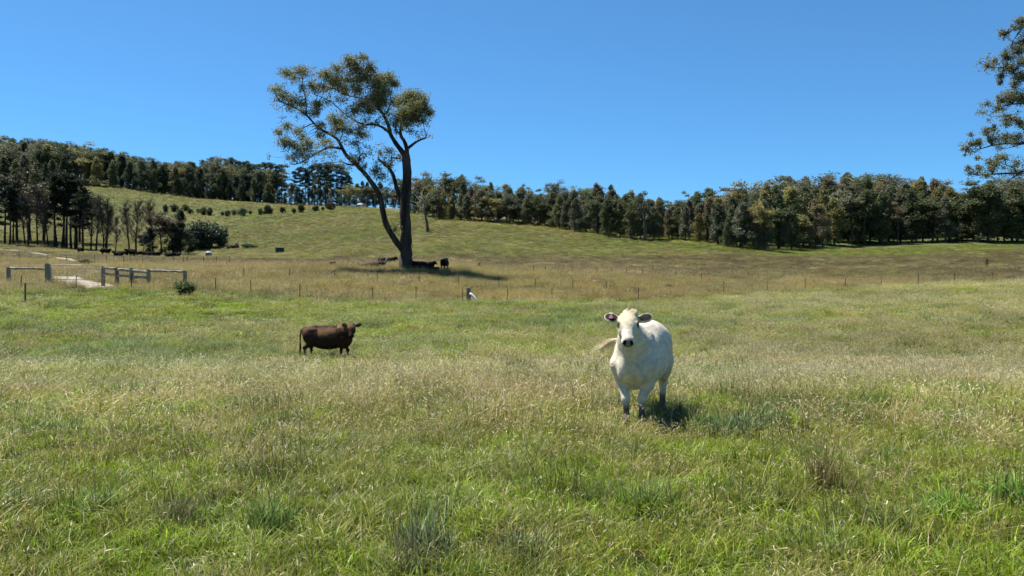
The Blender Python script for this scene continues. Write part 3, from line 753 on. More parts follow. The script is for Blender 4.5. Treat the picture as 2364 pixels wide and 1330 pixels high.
def cow_mesh(name, V_, Q_, frame, base, head, earin, nose, leg, mat, patches=(), dust_shade=None):
    o, u, v, w = frame; P = V_ - o; k2 = float(u @ u); a, b, c = P @ u / k2, P @ v / k2, P @ w / k2
    n = len(V_); C_ = np.tile(C3(*base), (n, 1))
    nz_ = fbm(V_[:, 0] * 6 + V_[:, 1] * 2, V_[:, 2] * 7 + V_[:, 1] * 3, 61)
    inhead = (np.abs(b) < 0.45) & (a > -0.16) & (a < 0.6) & (c > -0.28) & (c < 0.16)
    hd = inhead * (1 - sstep(0.10, 0.30, -c))
    C_ = lerp3(C_, C3(*head), hd * (1 - sstep(0.10, 0.34, a)) * sstep(0.25, 0.7, nz_ + 0.2))
    lowleg = 1 - sstep(0.20, 0.40, V_[:, 2] + (nz_ - 0.5) * 0.22)
    if leg is not None: C_ = lerp3(C_, C3(*leg), lowleg * 0.92)
    if dust_shade is not None: C_ = lerp3(C_, C3(*dust_shade), sstep(0.45, 0.75, nz_) * 0.5 * (V_[:, 2] < 1.15))
    C_ = lerp3(C_, C3(*nose), inhead * sstep(0.465, 0.495, a) * (1 - sstep(0.05, 0.07, np.abs(b))) * (c > -0.06) * 1.0)
    C_[(inhead & (a > 0.47) & (np.hypot(a - 0.505, np.abs(b) - 0.046) < 0.023) & (c > -0.01))] = 0.008
    C_[(inhead & (a > 0.42) & (c < -0.045) & (c > -0.075) & (np.abs(b) < 0.07))] *= 0.35
    # ears: dark hollow facing forward, pale rim
    es = np.abs(b) - 0.12
    ear = inhead & (es > 0.01) & (a < 0.17)
    el, ew = es * 0.906 - (a - 0.065) * 0.423, es * 0.423 + (a - 0.065) * 0.906
    er = np.hypot((el - 0.106) / 0.094, ew / 0.070)
    C_ = lerp3(C_, C3(*earin), ear * (c > -0.032) * (1 - sstep(0.85, 1.06, er)))
    # eyes
    ed = np.hypot(np.hypot(a - 0.19, np.abs(b) - 0.122), c - 0.015)
    C_ = lerp3(C_, C3(0.012, 0.010, 0.009), inhead * (1 - sstep(0.034, 0.056, ed)))
    for (pc, pr, pcol) in patches:
        dd = np.linalg.norm((V_ - np.array(pc)) / np.array(pr), axis=1); C_ = lerp3(C_, C3(*pcol), (1 - sstep(0.25, 1.25, dd + (nz_ - 0.5) * 0.9)))
    me = fast_mesh(name, V_, [Q_], mat, smooth=True)
    at_ = me.attributes.new('coat', 'FLOAT_COLOR', 'POINT')
    if len(me.vertices) == n: at_.data.foreach_set('color', np.concatenate([C_, np.ones((n, 1))], 1).astype(np.float32).ravel())
    return me

def hair_strands(name, pts, n, spread, w, mat, parent, seed=1):
    """a switch of hair following a polyline"""
    r_ = random.Random(seed); mb = MB(); P = [Vector(p) for p in pts]
    for _ in range(n):
        off = Vector((r_.gauss(0, 1), r_.gauss(0, 1), r_.gauss(0, 1))) * spread; k0 = r_.uniform(0, 0.35); ln = r_.uniform(0.55, 1.0)
        q = []
        for j in range(4):
            t = min(k0 + (ln - k0) * j / 3, 0.999) * (len(P) - 1); i = int(t)
            q.append(P[i].lerp(P[min(i + 1, len(P) - 1)], t - i) + off * (0.3, 0.9, 1.05, 0.95)[j])
        mb.tube(q, [w, w, w * 0.8, w * 0.25], 3, False)
    return mb.build(name, mat, parent, True)

M_eye = bsdf_mat('eye', (0.006, 0.005, 0.004), 0.08, spec=0.8)
def add_eyes(parent, frame, rs=0.024):
    o, u, v, w = frame
    for s in (-1, 1):
        c = o + u * 0.19 + v * s * 0.118 + w * 0.018; mb = MB(); R = 6
        for i in range(R + 1):
            pass
        pts = []; fc = []
        for i in range(R + 1):
            th = math.pi * i / R
            for j in range(8):
                ph = 2 * math.pi * j / 8; pts.append(c + rs * np.array([math.sin(th) * math.cos(ph), math.sin(th) * math.sin(ph), math.cos(th)]))
        for i in range(R):
            for j in range(8): fc.append((i * 8 + j, i * 8 + (j + 1) % 8, (i + 1) * 8 + (j + 1) % 8, (i + 1) * 8 + j))
        mb.add(pts, fc); mb.build('eye', M_eye, parent, True)

# ---- white cow, facing the camera, swishing her tail
hd_w = math.radians(200)                                  # local heading turned into world yaw below
M_white_coat = coat_mat('white_coat', 0.8, 0.05, 0.45)
yaw_w = math.atan2(-math.cos(math.radians(19)), -math.sin(math.radians(19)))
head_yaw = math.radians(11)
hx, hy = math.cos(head_yaw), math.sin(head_yaw)
tail_w = [((-1.02, 0, 1.25), (-1.14, -0.05, 1.22), 0.05, 0.04), ((-1.14, -0.05, 1.22), (-1.20, -0.22, 1.14), 0.04, 0.032), ((-1.20, -0.22, 1.14), (-1.17, -0.45, 1.10), 0.032, 0.028), ((-1.17, -0.45, 1.10), (-1.14, -0.62, 1.07), 0.028, 0.024)]
Vw, Qw, fr_w = cow_body(0.0125, (0.90, -0.02, 1.56), (0.74 * hx, 0.74 * hy, -0.67), (0.67 * hx, 0.67 * hy, 0.74), tail_w,
                        legs={('f', 1): 0.03, ('f', -1): 0.10, ('h', 1): 0.05, ('h', -1): -0.10}, fat=0.86, HS=1.06, full=0.05, fl=0.108)
me_w = cow_mesh('body', Vw, Qw, fr_w, (0.68, 0.605, 0.46), (0.65, 0.54, 0.35), (0.010, 0.006, 0.005), (0.25, 0.21, 0.185), (0.055, 0.045, 0.035), M_white_coat,
                patches=[((-0.35, 0.42, 0.66), (0.10, 0.12, 0.09), (0.09, 0.075, 0.055)), ((0.72, 0, 0.95), (0.14, 0.12, 0.3), (0.44, 0.38, 0.29))], dust_shade=(0.49, 0.44, 0.36))  # chest patch and lower-body tone mix dirt with painted shade
wx, wy = 1.57 + 0.155, 11.05 + 0.45
cow_w = thing('cow', 'large white cow with a pink ear tag, facing the camera and swishing her tail', 'cow', (wx, wy, gz(wx, wy) - 0.01), yaw_w, scale=0.905)
link_mesh('body', me_w, cow_w)
add_eyes(cow_w, fr_w)
M_tailhair = bsdf_mat('cream_hair', (0.82, 0.72, 0.48), 0.7, (30.0, (0.64, 0.53, 0.32)))
hair_strands('tail_switch', [(-1.16, -0.50, 1.09), (-1.14, -0.62, 1.07), (-1.12, -0.76, 1.00), (-1.10, -0.88, 0.94), (-1.09, -1.02, 0.90)], 80, 0.026, 0.0040, M_tailhair, cow_w, 3)
o_, u_, v_, w_ = fr_w
hair_strands('forelock', [tuple(o_ + w_ * 0.05), tuple(o_ - u_ * 0.03 + w_ * 0.07), tuple(o_ - u_ * 0.03 + w_ * 0.09 + v_ * 0.02)], 16, 0.06, 0.003, M_tailhair, cow_w, 4)
M_tag = bsdf_mat('pink_tag', (0.24, 0.085, 0.15), 0.45, (20.0, (0.18, 0.06, 0.11))); M_tagw = bsdf_mat('tag_button', (0.75, 0.72, 0.72), 0.4)
def ear_tag(parent, frame, s, drop=0.04):
    o, u, v, w = frame
    c = o + u * 0.025 + v * s * 0.222 + w * 0.004
    mb = MB(); pts = []; n = 12
    for dz in (0.0, 0.006):
        for k in range(n):
            th = 2 * math.pi * k / n; yy = 0.036 * math.sin(th); xx = 0.027 * math.cos(th) * (1 - 0.3 * math.sin(th) * -1)
            pts.append(c + v * xx - (-u) * 0 + u * (yy + 0.012) + w * (dz + 0.006))
    mb.add(pts, [tuple(range(n))[::-1], tuple(range(n, 2 * n))] + [(k, (k + 1) % n, n + (k + 1) % n, n + k) for k in range(n)])
    t = mb.build('ear_tag', M_tag, parent)
    m2 = MB(); c2 = c - u * 0.045 + v * s * 0.0
    ring = []
    for k in range(13):
        th = 2 * math.pi * k / 12; ring.append(tuple(c2 + v * 0.014 * math.cos(th) + u * 0.014 * math.sin(th) + w * 0.014))
    m2.tube(ring, 0.005, 5, False); m2.build('tag_button', M_tagw, t, True)
ear_tag(cow_w, fr_w, -1)

# ---- brown cow, side on, looking at the camera
M_brown_coat = coat_mat('brown_coat', 0.7, 0.0, 0.2); M_brown_coat.node_tree.nodes['Principled BSDF'].inputs['Specular IOR Level'].default_value = 0.08
tail_b = [((-1.02, 0, 1.24), (-1.12, 0, 1.17), 0.045, 0.036), ((-1.12, 0, 1.17), (-1.17, 0, 0.95), 0.036, 0.030), ((-1.17, 0, 0.95), (-1.17, 0, 0.55), 0.030, 0.022)]
# body heads to +x; head turned towards the camera (local -y)
hb = math.radians(-78)
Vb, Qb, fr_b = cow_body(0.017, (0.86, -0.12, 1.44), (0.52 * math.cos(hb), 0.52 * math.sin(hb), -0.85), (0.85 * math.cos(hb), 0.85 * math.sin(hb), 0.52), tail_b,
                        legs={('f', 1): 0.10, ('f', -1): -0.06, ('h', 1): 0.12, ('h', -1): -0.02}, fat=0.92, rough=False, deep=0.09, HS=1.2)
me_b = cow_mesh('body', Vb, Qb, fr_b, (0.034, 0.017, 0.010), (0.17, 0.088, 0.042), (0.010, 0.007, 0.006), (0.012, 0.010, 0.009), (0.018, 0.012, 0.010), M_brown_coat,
                patches=[((-0.15, -0.30, 1.12), (0.55, 0.3, 0.25), (0.19, 0.10, 0.046)), ((-0.85, 0, 1.15), (0.30, 0.4, 0.26), (0.11, 0.055, 0.032))])  # lighter tan patches paint sunlit highlights on upper flank and rump
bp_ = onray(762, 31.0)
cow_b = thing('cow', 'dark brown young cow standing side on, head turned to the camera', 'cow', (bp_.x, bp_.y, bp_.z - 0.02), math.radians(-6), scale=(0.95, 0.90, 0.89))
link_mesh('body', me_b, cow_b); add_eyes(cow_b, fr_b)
o_, u_, v_, w_ = fr_b
M_darkhair = bsdf_mat('dark_hair', (0.02, 0.014, 0.010), 0.6)
hair_strands('tail_switch', [(-1.17, 0, 0.75), (-1.17, 0, 0.55), (-1.175, 0, 0.35), (-1.17, 0, 0.20)], 40, 0.018, 0.007, M_darkhair, cow_b, 8)

# ---- black cattle further off
M_black_coat = coat_mat('black_coat', 0.8, 0.0, 0.2); M_black_coat.node_tree.nodes['Principled BSDF'].inputs['Specular IOR Level'].default_value = 0.08
def black_variant(lying, hyaw, pz, tilt=0.75, res=0.032):
    c, s = math.cos(hyaw), math.sin(hyaw); k = math.sqrt(1 - tilt * tilt)
    tl = [((-1.02, 0, 1.24), (-1.13, 0, 1.15), 0.05, 0.04), ((-1.13, 0, 1.15), (-1.16, 0, 0.62), 0.04, 0.035)]
    v_, q_, f_ = cow_body(res, (0.95, 0.25 * s, pz), (k * c, k * s, -tilt), (tilt * c, tilt * s, k), tl, rough=False, lying=lying, fat=1.0)
    return cow_mesh('black_cow_body', v_, q_, f_, (0.008, 0.007, 0.007), (0.008, 0.007, 0.007), (0.008, 0.007, 0.007), (0.008, 0.007, 0.007), None, M_black_coat)
BLK = [black_variant(False, 0.3, 1.42), black_variant(True, 0.5, 1.50), black_variant(True, -0.9, 1.46), black_variant(False, -0.2, 0.95, 0.9)]
# px, row of the feet, yaw (deg), variant, label
herd = [
    (1027, 627, 80, 0, 'black cow standing end-on in the tree shade, rightmost of the herd under the big gum'),
    (984, 625, 5, 1, 'black cow resting in shade just left of the cow standing end-on'),
    (962, 623, 175, 2, 'black cow lying in shade against the right side of the big trunk'),
    (1001, 629, 190, 2, 'black calf-sized cow lying low between the resting cow and the standing cow'),
    (766, 616, 75, 2, 'lone black cow lying in dry grass left of the fallen branches'),
    (1106, 620, 100, 2, 'lone dark cow lying in dry grass right of the big gum'),
    (898, 611, 10, 1, 'black cow lying behind the fallen branches beside the big trunk'),
    (186, 586, 150, 3, 'black cow grazing by the tall pines, leftmost of the far herd'),
    (240, 588, 160, 3, 'black cow grazing under the tall bare poles of the tree row'),
    (246, 590, 60, 0, 'black cow standing end-on beside the grazing cow at the tree row'),
    (272, 592, 170, 1, 'black cow lying at the left end of the close group'),
    (286, 590, 20, 1, 'black cow lying in the middle of the close group'),
    (301, 591, 185, 0, 'black cow standing at the back of the close group'),
    (306, 594, 80, 0, 'black cow standing end-on at the right end of the close group'),
    (324, 590, 15, 2, 'black cow lying between the two bare poplars'),
    (336, 591, 180, 1, 'black cow lying right of the thick bare poplar'),
    (347, 592, 100, 2, 'black cow lying left of the spreading bare tree'),
    (360, 592, 40, 2, 'black cow lying at the foot of the rusty brown tree'),
    (392, 594, 10, 1, 'black cow lying under the dark green conical tree'),
    (404, 594, 200, 2, 'black cow lying rightmost of the far herd'),
]
for px, py, yw, var, lab in herd:
    p = hit(px, py + 1, 60); p.z += 0.15; sc_ = 0.6 if ('calf' in lab or 'lone' in lab) else random.uniform(1.0, 1.1)
    t = thing('cow', lab, 'cow', (p.x, p.y, p.z), math.radians(yw), 'black cattle resting in the shade', sc_)
    link_mesh('body', BLK[var], t)

#PART4
# ------------------------------------------------------------------ trees
def cards(P, size, r, aspect=0.55, droop=0.0):
    """small leaf-spray rhombs around points P; returns verts, quads"""
    n = len(P); a = r.normal(size=(n, 3)); a[:, 2] = a[:, 2] * (1 - droop) - droop * 1.2
    a /= np.linalg.norm(a, axis=1)[:, None]
    b = np.cross(a, r.normal(size=(n, 3))); b /= np.linalg.norm(b, axis=1)[:, None] + 1e-9
    s = np.asarray(size)[:, None] if np.ndim(size) else size
    s = s * r.uniform(0.6, 1.3, (n, 1))
    V_ = np.stack([P - a * s * 0.5, P + b * s * aspect * 0.5, P + a * s * 0.5, P - b * s * aspect * 0.5], 1).reshape(-1, 3)
    return V_, np.arange(n * 4).reshape(n, 4)

def clump_pts(c, rad, n, r, shell=0.55, flat=0.0, under=0.55):
    d = r.normal(size=(n, 3)); d /= np.linalg.norm(d, axis=1)[:, None]
    d[:, 2] = np.where(d[:, 2] < 0, d[:, 2] * (under - flat * 0.3), d[:, 2])
    q = r.random((n, 1)) ** (1 - shell)
    return np.array(c) + d * q * np.array(rad)

def leaf_mesh(name, pts, size, r, droop=0.25, aspect=0.5):
    V_, Q_ = cards(pts, size, r, aspect, droop); return fast_mesh(name, V_, [Q_], M_leaf)

def curve_pts(a, b, n, wob, r, sag=0.0):
    a = Vector(a); b = Vector(b); L_ = (b - a).length; out = []
    off = Vector((r.normal(), r.normal(), r.normal() * 0.5)) * wob * L_; off2 = Vector((r.normal(), r.normal(), r.normal() * 0.5)) * wob * L_ * 0.5
    for i in range(n + 1):
        t = i / n; out.append(a.lerp(b, t) + off * math.sin(math.pi * t) + off2 * math.sin(2 * math.pi * t) + Vector((0, 0, -sag * L_ * math.sin(math.pi * t))))
    return out

# ---- generic kinds, built once (height about 14 m) and shared
def sheoak(seed, wide=1.0):
    r = np.random.default_rng(seed); lean_a = r.random() * 6.283; pw = r.uniform(0.6, 1.3); H_ = 14.0; mb = MB()
    top = Vector((r.normal(0, .25), r.normal(0, .25), H_ * 0.9)); tr = curve_pts((0, 0, -0.4), top, 8, 0.015, r)
    mb.tube(tr, [0.24 * (1 - 0.85 * i / 8) + 0.02 for i in range(9)], 7)
    pts = []
    for k in range(40):
        t = r.uniform(0.10, 1.0); prof = (math.sin(math.pi * min(t * 0.74 + 0.24, 1.0)) ** pw) * 3.1 * wide
        a = r.random() * 6.283; rr = prof * r.uniform(0.3, 0.9) * (1 + 0.35 * math.cos(a - lean_a) * math.sin(5 * t + seed)); c = (rr * math.cos(a) + top.x * t, rr * math.sin(a) + top.y * t, H_ * t * 0.95)
        cr = r.uniform(0.9, 1.5) * (1.15 - 0.4 * t); pts.append(clump_pts(c, (cr * 0.95, cr * 0.95, cr * 1.4), 135, r, 0.5))
        b = tr[min(int(t * 7), 7)]
        if k % 2 == 0: mb.tube(curve_pts(b, (c[0] * 0.8, c[1] * 0.8, c[2]), 3, 0.05, r), [0.06, 0.045, 0.03, 0.012], 4, False)
    core = np.stack([r.normal(0, 0.8 * wide, 500), r.normal(0, 0.8 * wide, 500), r.uniform(0.2, 0.9, 500) * H_], 1)
    pts.append(core)
    return mb.mesh('trunk', M_greybark, True), leaf_mesh('crown', np.concatenate(pts), 0.52, r, 0.45, 0.42), H_

M_palebark = bsdf_mat('pale_bark', (0.36, 0.33, 0.28), 0.85, (2.0, (0.16, 0.14, 0.12)), 0.4, 8.0, 0.15, stretch=(1, 1, 0.3))
def gum(seed, spread=1.0, open_=0.0):
    r = np.random.default_rng(seed); H_ = 14.0; mb = MB(); pts = []
    fork = Vector((r.normal(0, .4), r.normal(0, .4), H_ * r.uniform(0.25, 0.4)))
    mb.tube(curve_pts((0, 0, -0.4), fork, 5, 0.03, r), [0.34, 0.31, 0.28, 0.26, 0.25, 0.24], 7)
    for k in range(6):
        a = 6.283 * k / 6 + r.uniform(-.4, .4); rr = r.uniform(0.5, 2.7) * spread; z = H_ * r.uniform(0.62, 0.93)
        e = Vector((fork.x + rr * math.cos(a), fork.y + rr * math.sin(a), z)); L_ = curve_pts(fork, e, 6, 0.09, r)
        mb.tube(L_, [0.18, 0.15, 0.12, 0.10, 0.08, 0.06, 0.04], 6)
        for j in range(5):
            q = L_[r.integers(2, 7)]; c = q + Vector((r.normal(0, 1.0 * spread), r.normal(0, 1.0 * spread), r.uniform(-0.2, 1.5)))
            mb.tube(curve_pts(q, c, 3, 0.08, r), [0.05, 0.04, 0.03, 0.012], 4, False)
            cr = r.uniform(0.9, 1.6); pts.append(clump_pts(c, (cr * 1.25, cr * 1.25, cr * 0.9), int(120 * (1 - open_)), r, 0.5, 0.3))
    return mb.mesh('trunk', M_palebark, True), leaf_mesh('crown', np.concatenate(pts), 0.55, r, 0.35, 0.42), H_

def pine(seed, bare=0.35):
    """tall dark pine with long bare stem and layered, flattened foliage plates"""
    r = np.random.default_rng(seed); H_ = 14.0; mb = MB(); pts = []
    top = Vector((r.normal(0, .2), r.normal(0, .2), H_)); tr = curve_pts((0, 0, -0.4), top, 8, 0.012, r)
    mb.tube(tr, [0.27 - 0.24 * i / 8 for i in range(9)], 6)
    for k in range(26):
        t = bare + (1 - bare) * (k + r.random()) / 26; z = H_ * t; b = tr[min(int(t * 8), 8)]
        a = r.random() * 6.283; L_ = r.uniform(0.7, 2.1) * (1.15 - 0.75 * (t - bare) / (1 - bare)) ; e = Vector((b.x + L_ * math.cos(a), b.y + L_ * math.sin(a), z + r.uniform(-0.1, 0.5)))
        mb.tube(curve_pts((b.x, b.y, z - 0.3), e, 3, 0.05, r), [0.06, 0.045, 0.03, 0.012], 4, False)
        cr = r.uniform(0.75, 1.3); pts.append(clump_pts(e, (cr, cr, cr * 0.6), 85, r, 0.45, 0.4))
    pts.append(clump_pts(top - Vector((0, 0, 0.5)), (1.0, 1.0, 0.9), 160, r, 0.5))
    for k in range(10):                                    # dead lower branches
        z = H_ * r.uniform(0.08, bare + 0.1); a = r.random() * 6.283; L_ = r.uniform(0.5, 1.4); b = tr[min(int(z / H_ * 8), 8)]
        mb.tube([(b.x, b.y, z), (b.x + L_ * math.cos(a), b.y + L_ * math.sin(a), z + r.uniform(-0.3, 0.35))], [0.04, 0.012], 3, False)
    return mb.mesh('trunk', M_bark, True), leaf_mesh('crown', np.concatenate(pts), 0.52, r, 0.1, 0.4), H_

def bare_tree(seed, spread=1.0, leafy=0):
    """leafless tree: tall stem, rising branches and a haze of twigs"""
    r = np.random.default_rng(seed); H_ = 14.0; mb = MB(); tw = MB(); lv = []
    top = Vector((r.normal(0, .5), r.normal(0, .5), H_ * 0.95)); tr = curve_pts((0, 0, -0.4), top, 9, 0.02, r)
    mb.tube(tr, [0.24 - 0.215 * i / 9 for i in range(10)], 6)
    for k in range(24):
        t = r.uniform(0.28, 0.95); b = tr[min(int(t * 9), 9)]; a = r.random() * 6.283; L_ = r.uniform(1.6, 3.4) * (1.2 - 0.8 * t) * spread
        e = b + Vector((L_ * math.cos(a), L_ * math.sin(a), L_ * r.uniform(0.9, 1.7))); br = curve_pts(b, e, 4, 0.05, r)
        mb.tube(br, [0.07, 0.06, 0.045, 0.03, 0.015], 4, False)
        for j in range(15):
            q = br[r.integers(1, 5)]; e2 = q + Vector((r.normal(0, .55), r.normal(0, .55), r.uniform(0.3, 1.3))) * spread
            tw.tube([q, q.lerp(e2, 0.5) + Vector((r.normal(0, .06), r.normal(0, .06), 0.05)), e2], [0.025, 0.018, 0.008], 3, False)
            for i in range(5):
                s = q.lerp(e2, r.uniform(0.3, 1)); tw.tube([s, s + Vector((r.normal(0, .3), r.normal(0, .3), r.uniform(0.1, 0.55)))], [0.014, 0.006], 3, False)
            if leafy: lv.append(clump_pts(e2, (0.5, 0.5, 0.4), leafy, r))
    return mb.mesh('trunk', M_bark, True), tw.mesh('twigs', M_twig), (leaf_mesh('crown', np.concatenate(lv), 0.35, r) if lv else None), H_

def round_bush(seed, n=26, hgt=3.0, rad=2.0, low=0.15):
    r = np.random.default_rng(seed); mb = MB(); pts = []
    for k in range(6):
        a = r.random() * 6.283; e = (rad * 0.5 * math.cos(a), rad * 0.5 * math.sin(a), hgt * 0.6); mb.tube(curve_pts((0.1 * math.cos(a), 0.1 * math.sin(a), -0.2), e, 4, 0.08, r), [0.09, 0.075, 0.06, 0.04, 0.02], 5, False)
    for k in range(n):
        d = r.normal(size=3); d /= np.linalg.norm(d); d[2] = abs(d[2]) if r.random() < 0.3 else d[2] * 0.95
        lo_ = 1 + 0.4 * math.sin(2.0 * math.atan2(d[1], d[0]) + seed) + 0.25 * math.sin(5.0 * math.atan2(d[1], d[0]) + 2 * seed); c = np.array([d[0] * rad * 0.6 * lo_, d[1] * rad * 0.6 * lo_, hgt * 0.44 + d[2] * hgt * 0.34 * (0.75 + 0.4 * lo_ * 0.6)]); cr = rad * r.uniform(0.28, 0.45)
        pts.append(clump_pts(c, (cr, cr, cr), 75, r, 0.45))
    return mb.mesh('stem', M_bark, True), leaf_mesh('foliage', np.concatenate(pts), 0.16 * rad, r, 0.2, 0.5), hgt

SHEOAK = [sheoak(100 + i, (0.85, 1.0, 1.2, 1.05, 0.9, 1.15)[i]) for i in range(6)]
GUM = [gum(200 + i, (1.0, 1.2, 0.9, 1.3, 1.1)[i], (0, 0, 0.2, 0.1, 0.35)[i]) for i in range(5)]
PINE = [pine(300 + i, (0.30, 0.45, 0.25, 0.5)[i]) for i in range(4)]
M_twig = bsdf_mat('dark_twigs', (0.065, 0.056, 0.05), 0.9)
BARE = [bare_tree(400 + i, (0.8, 1.0, 1.25)[i]) for i in range(3)]
BUSH = [round_bush(500 + i, 44) for i in range(4)]

DARKG, OLIVE, RUST, GREYG, PINEG, DEEP = (0.112, 0.130, 0.058), (0.25, 0.225, 0.085), (0.185, 0.150, 0.085), (0.15, 0.16, 0.098), (0.070, 0.095, 0.064), (0.070, 0.092, 0.050)
tint_rng = random.Random(99)
def plant(kind, name, label, cat, pos, height, colr, group=None, rz=None, wide=1.0, names=('trunk', 'crown')):
    tm, cm, H_ = kind; s = height / H_
    t = thing(name, label, cat, (pos.x, pos.y, pos.z), tint_rng.uniform(0, 6.28) if rz is None else rz, group, (s * wide, s * wide, s))
    link_mesh(names[0], tm, t); c = link_mesh(names[1], cm, t)
    k = tint_rng.uniform(0.85, 1.18); c.color = (colr[0] * k * tint_rng.uniform(0.93, 1.07), colr[1] * k, colr[2] * k, 1)
    return t

def ordinal(n):
    w = ['first', 'second', 'third', 'fourth', 'fifth', 'sixth', 'seventh', 'eighth', 'ninth', 'tenth', 'eleventh', 'twelfth']
    if n <= 12: return w[n - 1]
    return '%d%s' % (n, 'th' if 10 < n % 100 < 14 else {1: 'st', 2: 'nd', 3: 'rd'}.get(n % 10, 'th'))

# ---- the wood on the right: front row along the paddock edge
base_px = [950, 1010, 1100, 1200, 1300, 1400, 1490, 1560, 1640, 1700, 1780, 1830, 1930, 2000, 2100, 2200, 2300, 2364, 2600]
base_py = [498, 508, 514, 518, 532, 546, 556, 555, 561, 575, 578, 577, 570, 566, 563, 561, 562, 561, 556]
ftop_px = [950, 1000, 1040, 1078, 1130, 1200, 1250, 1330, 1400, 1460, 1500, 1600, 1640, 1690, 1750, 1800, 1860, 1930, 1975, 2030, 2110, 2160, 2210, 2260, 2310, 2364, 2600]
ftop_py = [440, 438, 455, 450, 440, 442, 448, 452, 440, 450, 470, 478, 470, 488, 455, 450, 462, 445, 448, 450, 455, 425, 440, 425, 428, 425, 425]
fr = random.Random(4); px = 985.0; front = []
while px < 2440:
    sp = 21 + 19 * (px - 985) / 1400
    front.append(px + fr.uniform(-5, 5)); px += sp * fr.uniform(0.72, 1.2)
vis = [p for p in front if p < 2364]
for i, px in enumerate(front):
    bpy_ = float(np.interp(px, base_px, base_py)) + fr.uniform(-4, 1); p = hit(px, bpy_, 130, 400)
    tp = float(np.interp(px, ftop_px, ftop_py)) + fr.uniform(-12, 24); hh = (bpy_ - tp) * p.y / F
    c, cn = fr.choices([(DARKG, 'dark green'), (RUST, 'rusty brown'), (OLIVE, 'olive'), (GREYG, 'grey-green')], [42, 18, 22, 18])[0]
    k = len(vis) - i
    lab = '%s tree in the front row of the right-hand wood, %s from the right edge' % (cn, ordinal(k)) if k > 0 else 'tree at the edge of the wood beyond the right side'
    plant(SHEOAK[fr.randrange(6)] if fr.random() < 0.75 else (SHEOAK[0][0], GUM[fr.randrange(4)][1], 14.0), 'sheoak_tree', lab, 'tree', p, hh, c, 'front row of the right-hand wood', wide=fr.uniform(0.95, 1.5))
# second and third ranks
sk_px = [930, 985, 1045, 1090, 1130, 1190, 1240, 1290, 1320, 1395, 1430, 1480, 1530, 1590, 1640, 1700, 1760, 1850, 1920, 1990, 2045, 2100, 2170, 2200, 2260, 2300, 2450]
sk_py = [415, 400, 396, 412, 420, 428, 428, 432, 440, 414, 440, 444, 462, 448, 432, 428, 408, 402, 402, 402, 392, 402, 408, 436, 432, 418, 420]
for rank, (dd, step, frac) in enumerate([(9, 22, 0.25), (22, 26, 0.6), (42, 34, 1.0), (62, 40, 0.96)]):
    px = 940.0
    while px < 2470:
        b0 = float(np.interp(px, base_px, base_py)); p0 = hit(px, b0, 130, 400); p = onray(px, p0.y + dd + fr.uniform(-5, 5))
        low = float(np.interp(px, ftop_px, ftop_py)); hi = float(np.interp(px, sk_px, sk_py)); tp = low + (hi - low) * frac + fr.uniform(-9, 16)
        hh = p.z; topz = at(px, tp, p.y).z; hh = max(topz - p.z, 6.0)
        gumlike = rank >= 2 and fr.random() < 0.75
        c, cn = fr.choices([(GREYG, 'grey-green'), (DARKG, 'dark green'), (RUST, 'rusty brown'), (OLIVE, 'olive')], [45, 30, 12, 13] if gumlike else [18, 45, 15, 22])[0]
        lab = ('tall %s gum showing above the front row of the right-hand wood' if rank >= 2 else '%s tree half hidden behind the front row of the right-hand wood') % cn
        K = GUM[fr.randrange(5)] if gumlike else SHEOAK[fr.randrange(6)]
        plant(K, 'gum_tree' if gumlike else 'sheoak_tree', lab, 'tree', p, hh, c, ('gums behind the right-hand wood, ' if rank >= 2 else 'second rank of the right-hand wood, ') + cn, wide=fr.uniform(0.85, 1.5))
        px += step * fr.uniform(0.75, 1.25) * (1 + 0.3 * (px - 940) / 1500)

# ---- wood on the left hill
lr = random.Random(11)
edge_px = [-300, 0, 60, 130, 200, 300, 400, 520, 640]
edge_d = [415, 415, 415, 420, 425, 428, 432, 440, 445]
stop_px = [-300, 0, 40, 90, 130, 200, 260, 300, 340, 365, 400, 430, 480, 520, 560, 620]
stop_py = [305, 314, 312, 304, 322, 336, 350, 354, 366, 372, 370, 376, 372, 368, 374, 384]
n_hill = 0
def hill_tree(px, d, front_row=False):
    global n_hill
    p = onray(px, d); hmax = at(px, float(np.interp(px, stop_px, stop_py)) + lr.uniform(-3, 10), d).z - p.z
    hh = min(lr.uniform(15, 21), hmax)
    if hh < 7: return
    if front_row: hh = min(hh, lr.uniform(11, 16))
    c, cn = lr.choices([(DARKG, 'dark green'), (GREYG, 'grey-green'), (OLIVE, 'olive'), (DEEP, 'very dark')], [40, 30, 15, 15] if not front_row else [30, 5, 5, 60])[0]
    K = SHEOAK[lr.randrange(6)] if front_row or lr.random() < 0.25 else GUM[lr.randrange(5)]
    plant(K, 'hill_tree', ('%s tree along the lower edge of the wood on the left hill' if front_row else '%s gum in the wood covering the left hill') % cn, 'tree', p, hh, c, ('lower edge of the left hill wood, ' if front_row else 'wood on the left hill, ') + cn, wide=lr.uniform(1.05, 1.4))
    n_hill += 1
for row in range(11):
    d_off = [0, 9, 20, 34, 50, 70, 92, 118, 148, 180, 215][row]; px = -60.0 + lr.uniform(0, 20)
    while px < 640:
        e = float(np.interp(px, edge_px, edge_d))
        lim = 230 if px < 150 else (130 if px < 330 else 60)
        if d_off <= lim: hill_tree(px + lr.uniform(-6, 6), e + d_off + lr.uniform(-5, 5), row == 0)
        px += lr.uniform(20, 32)

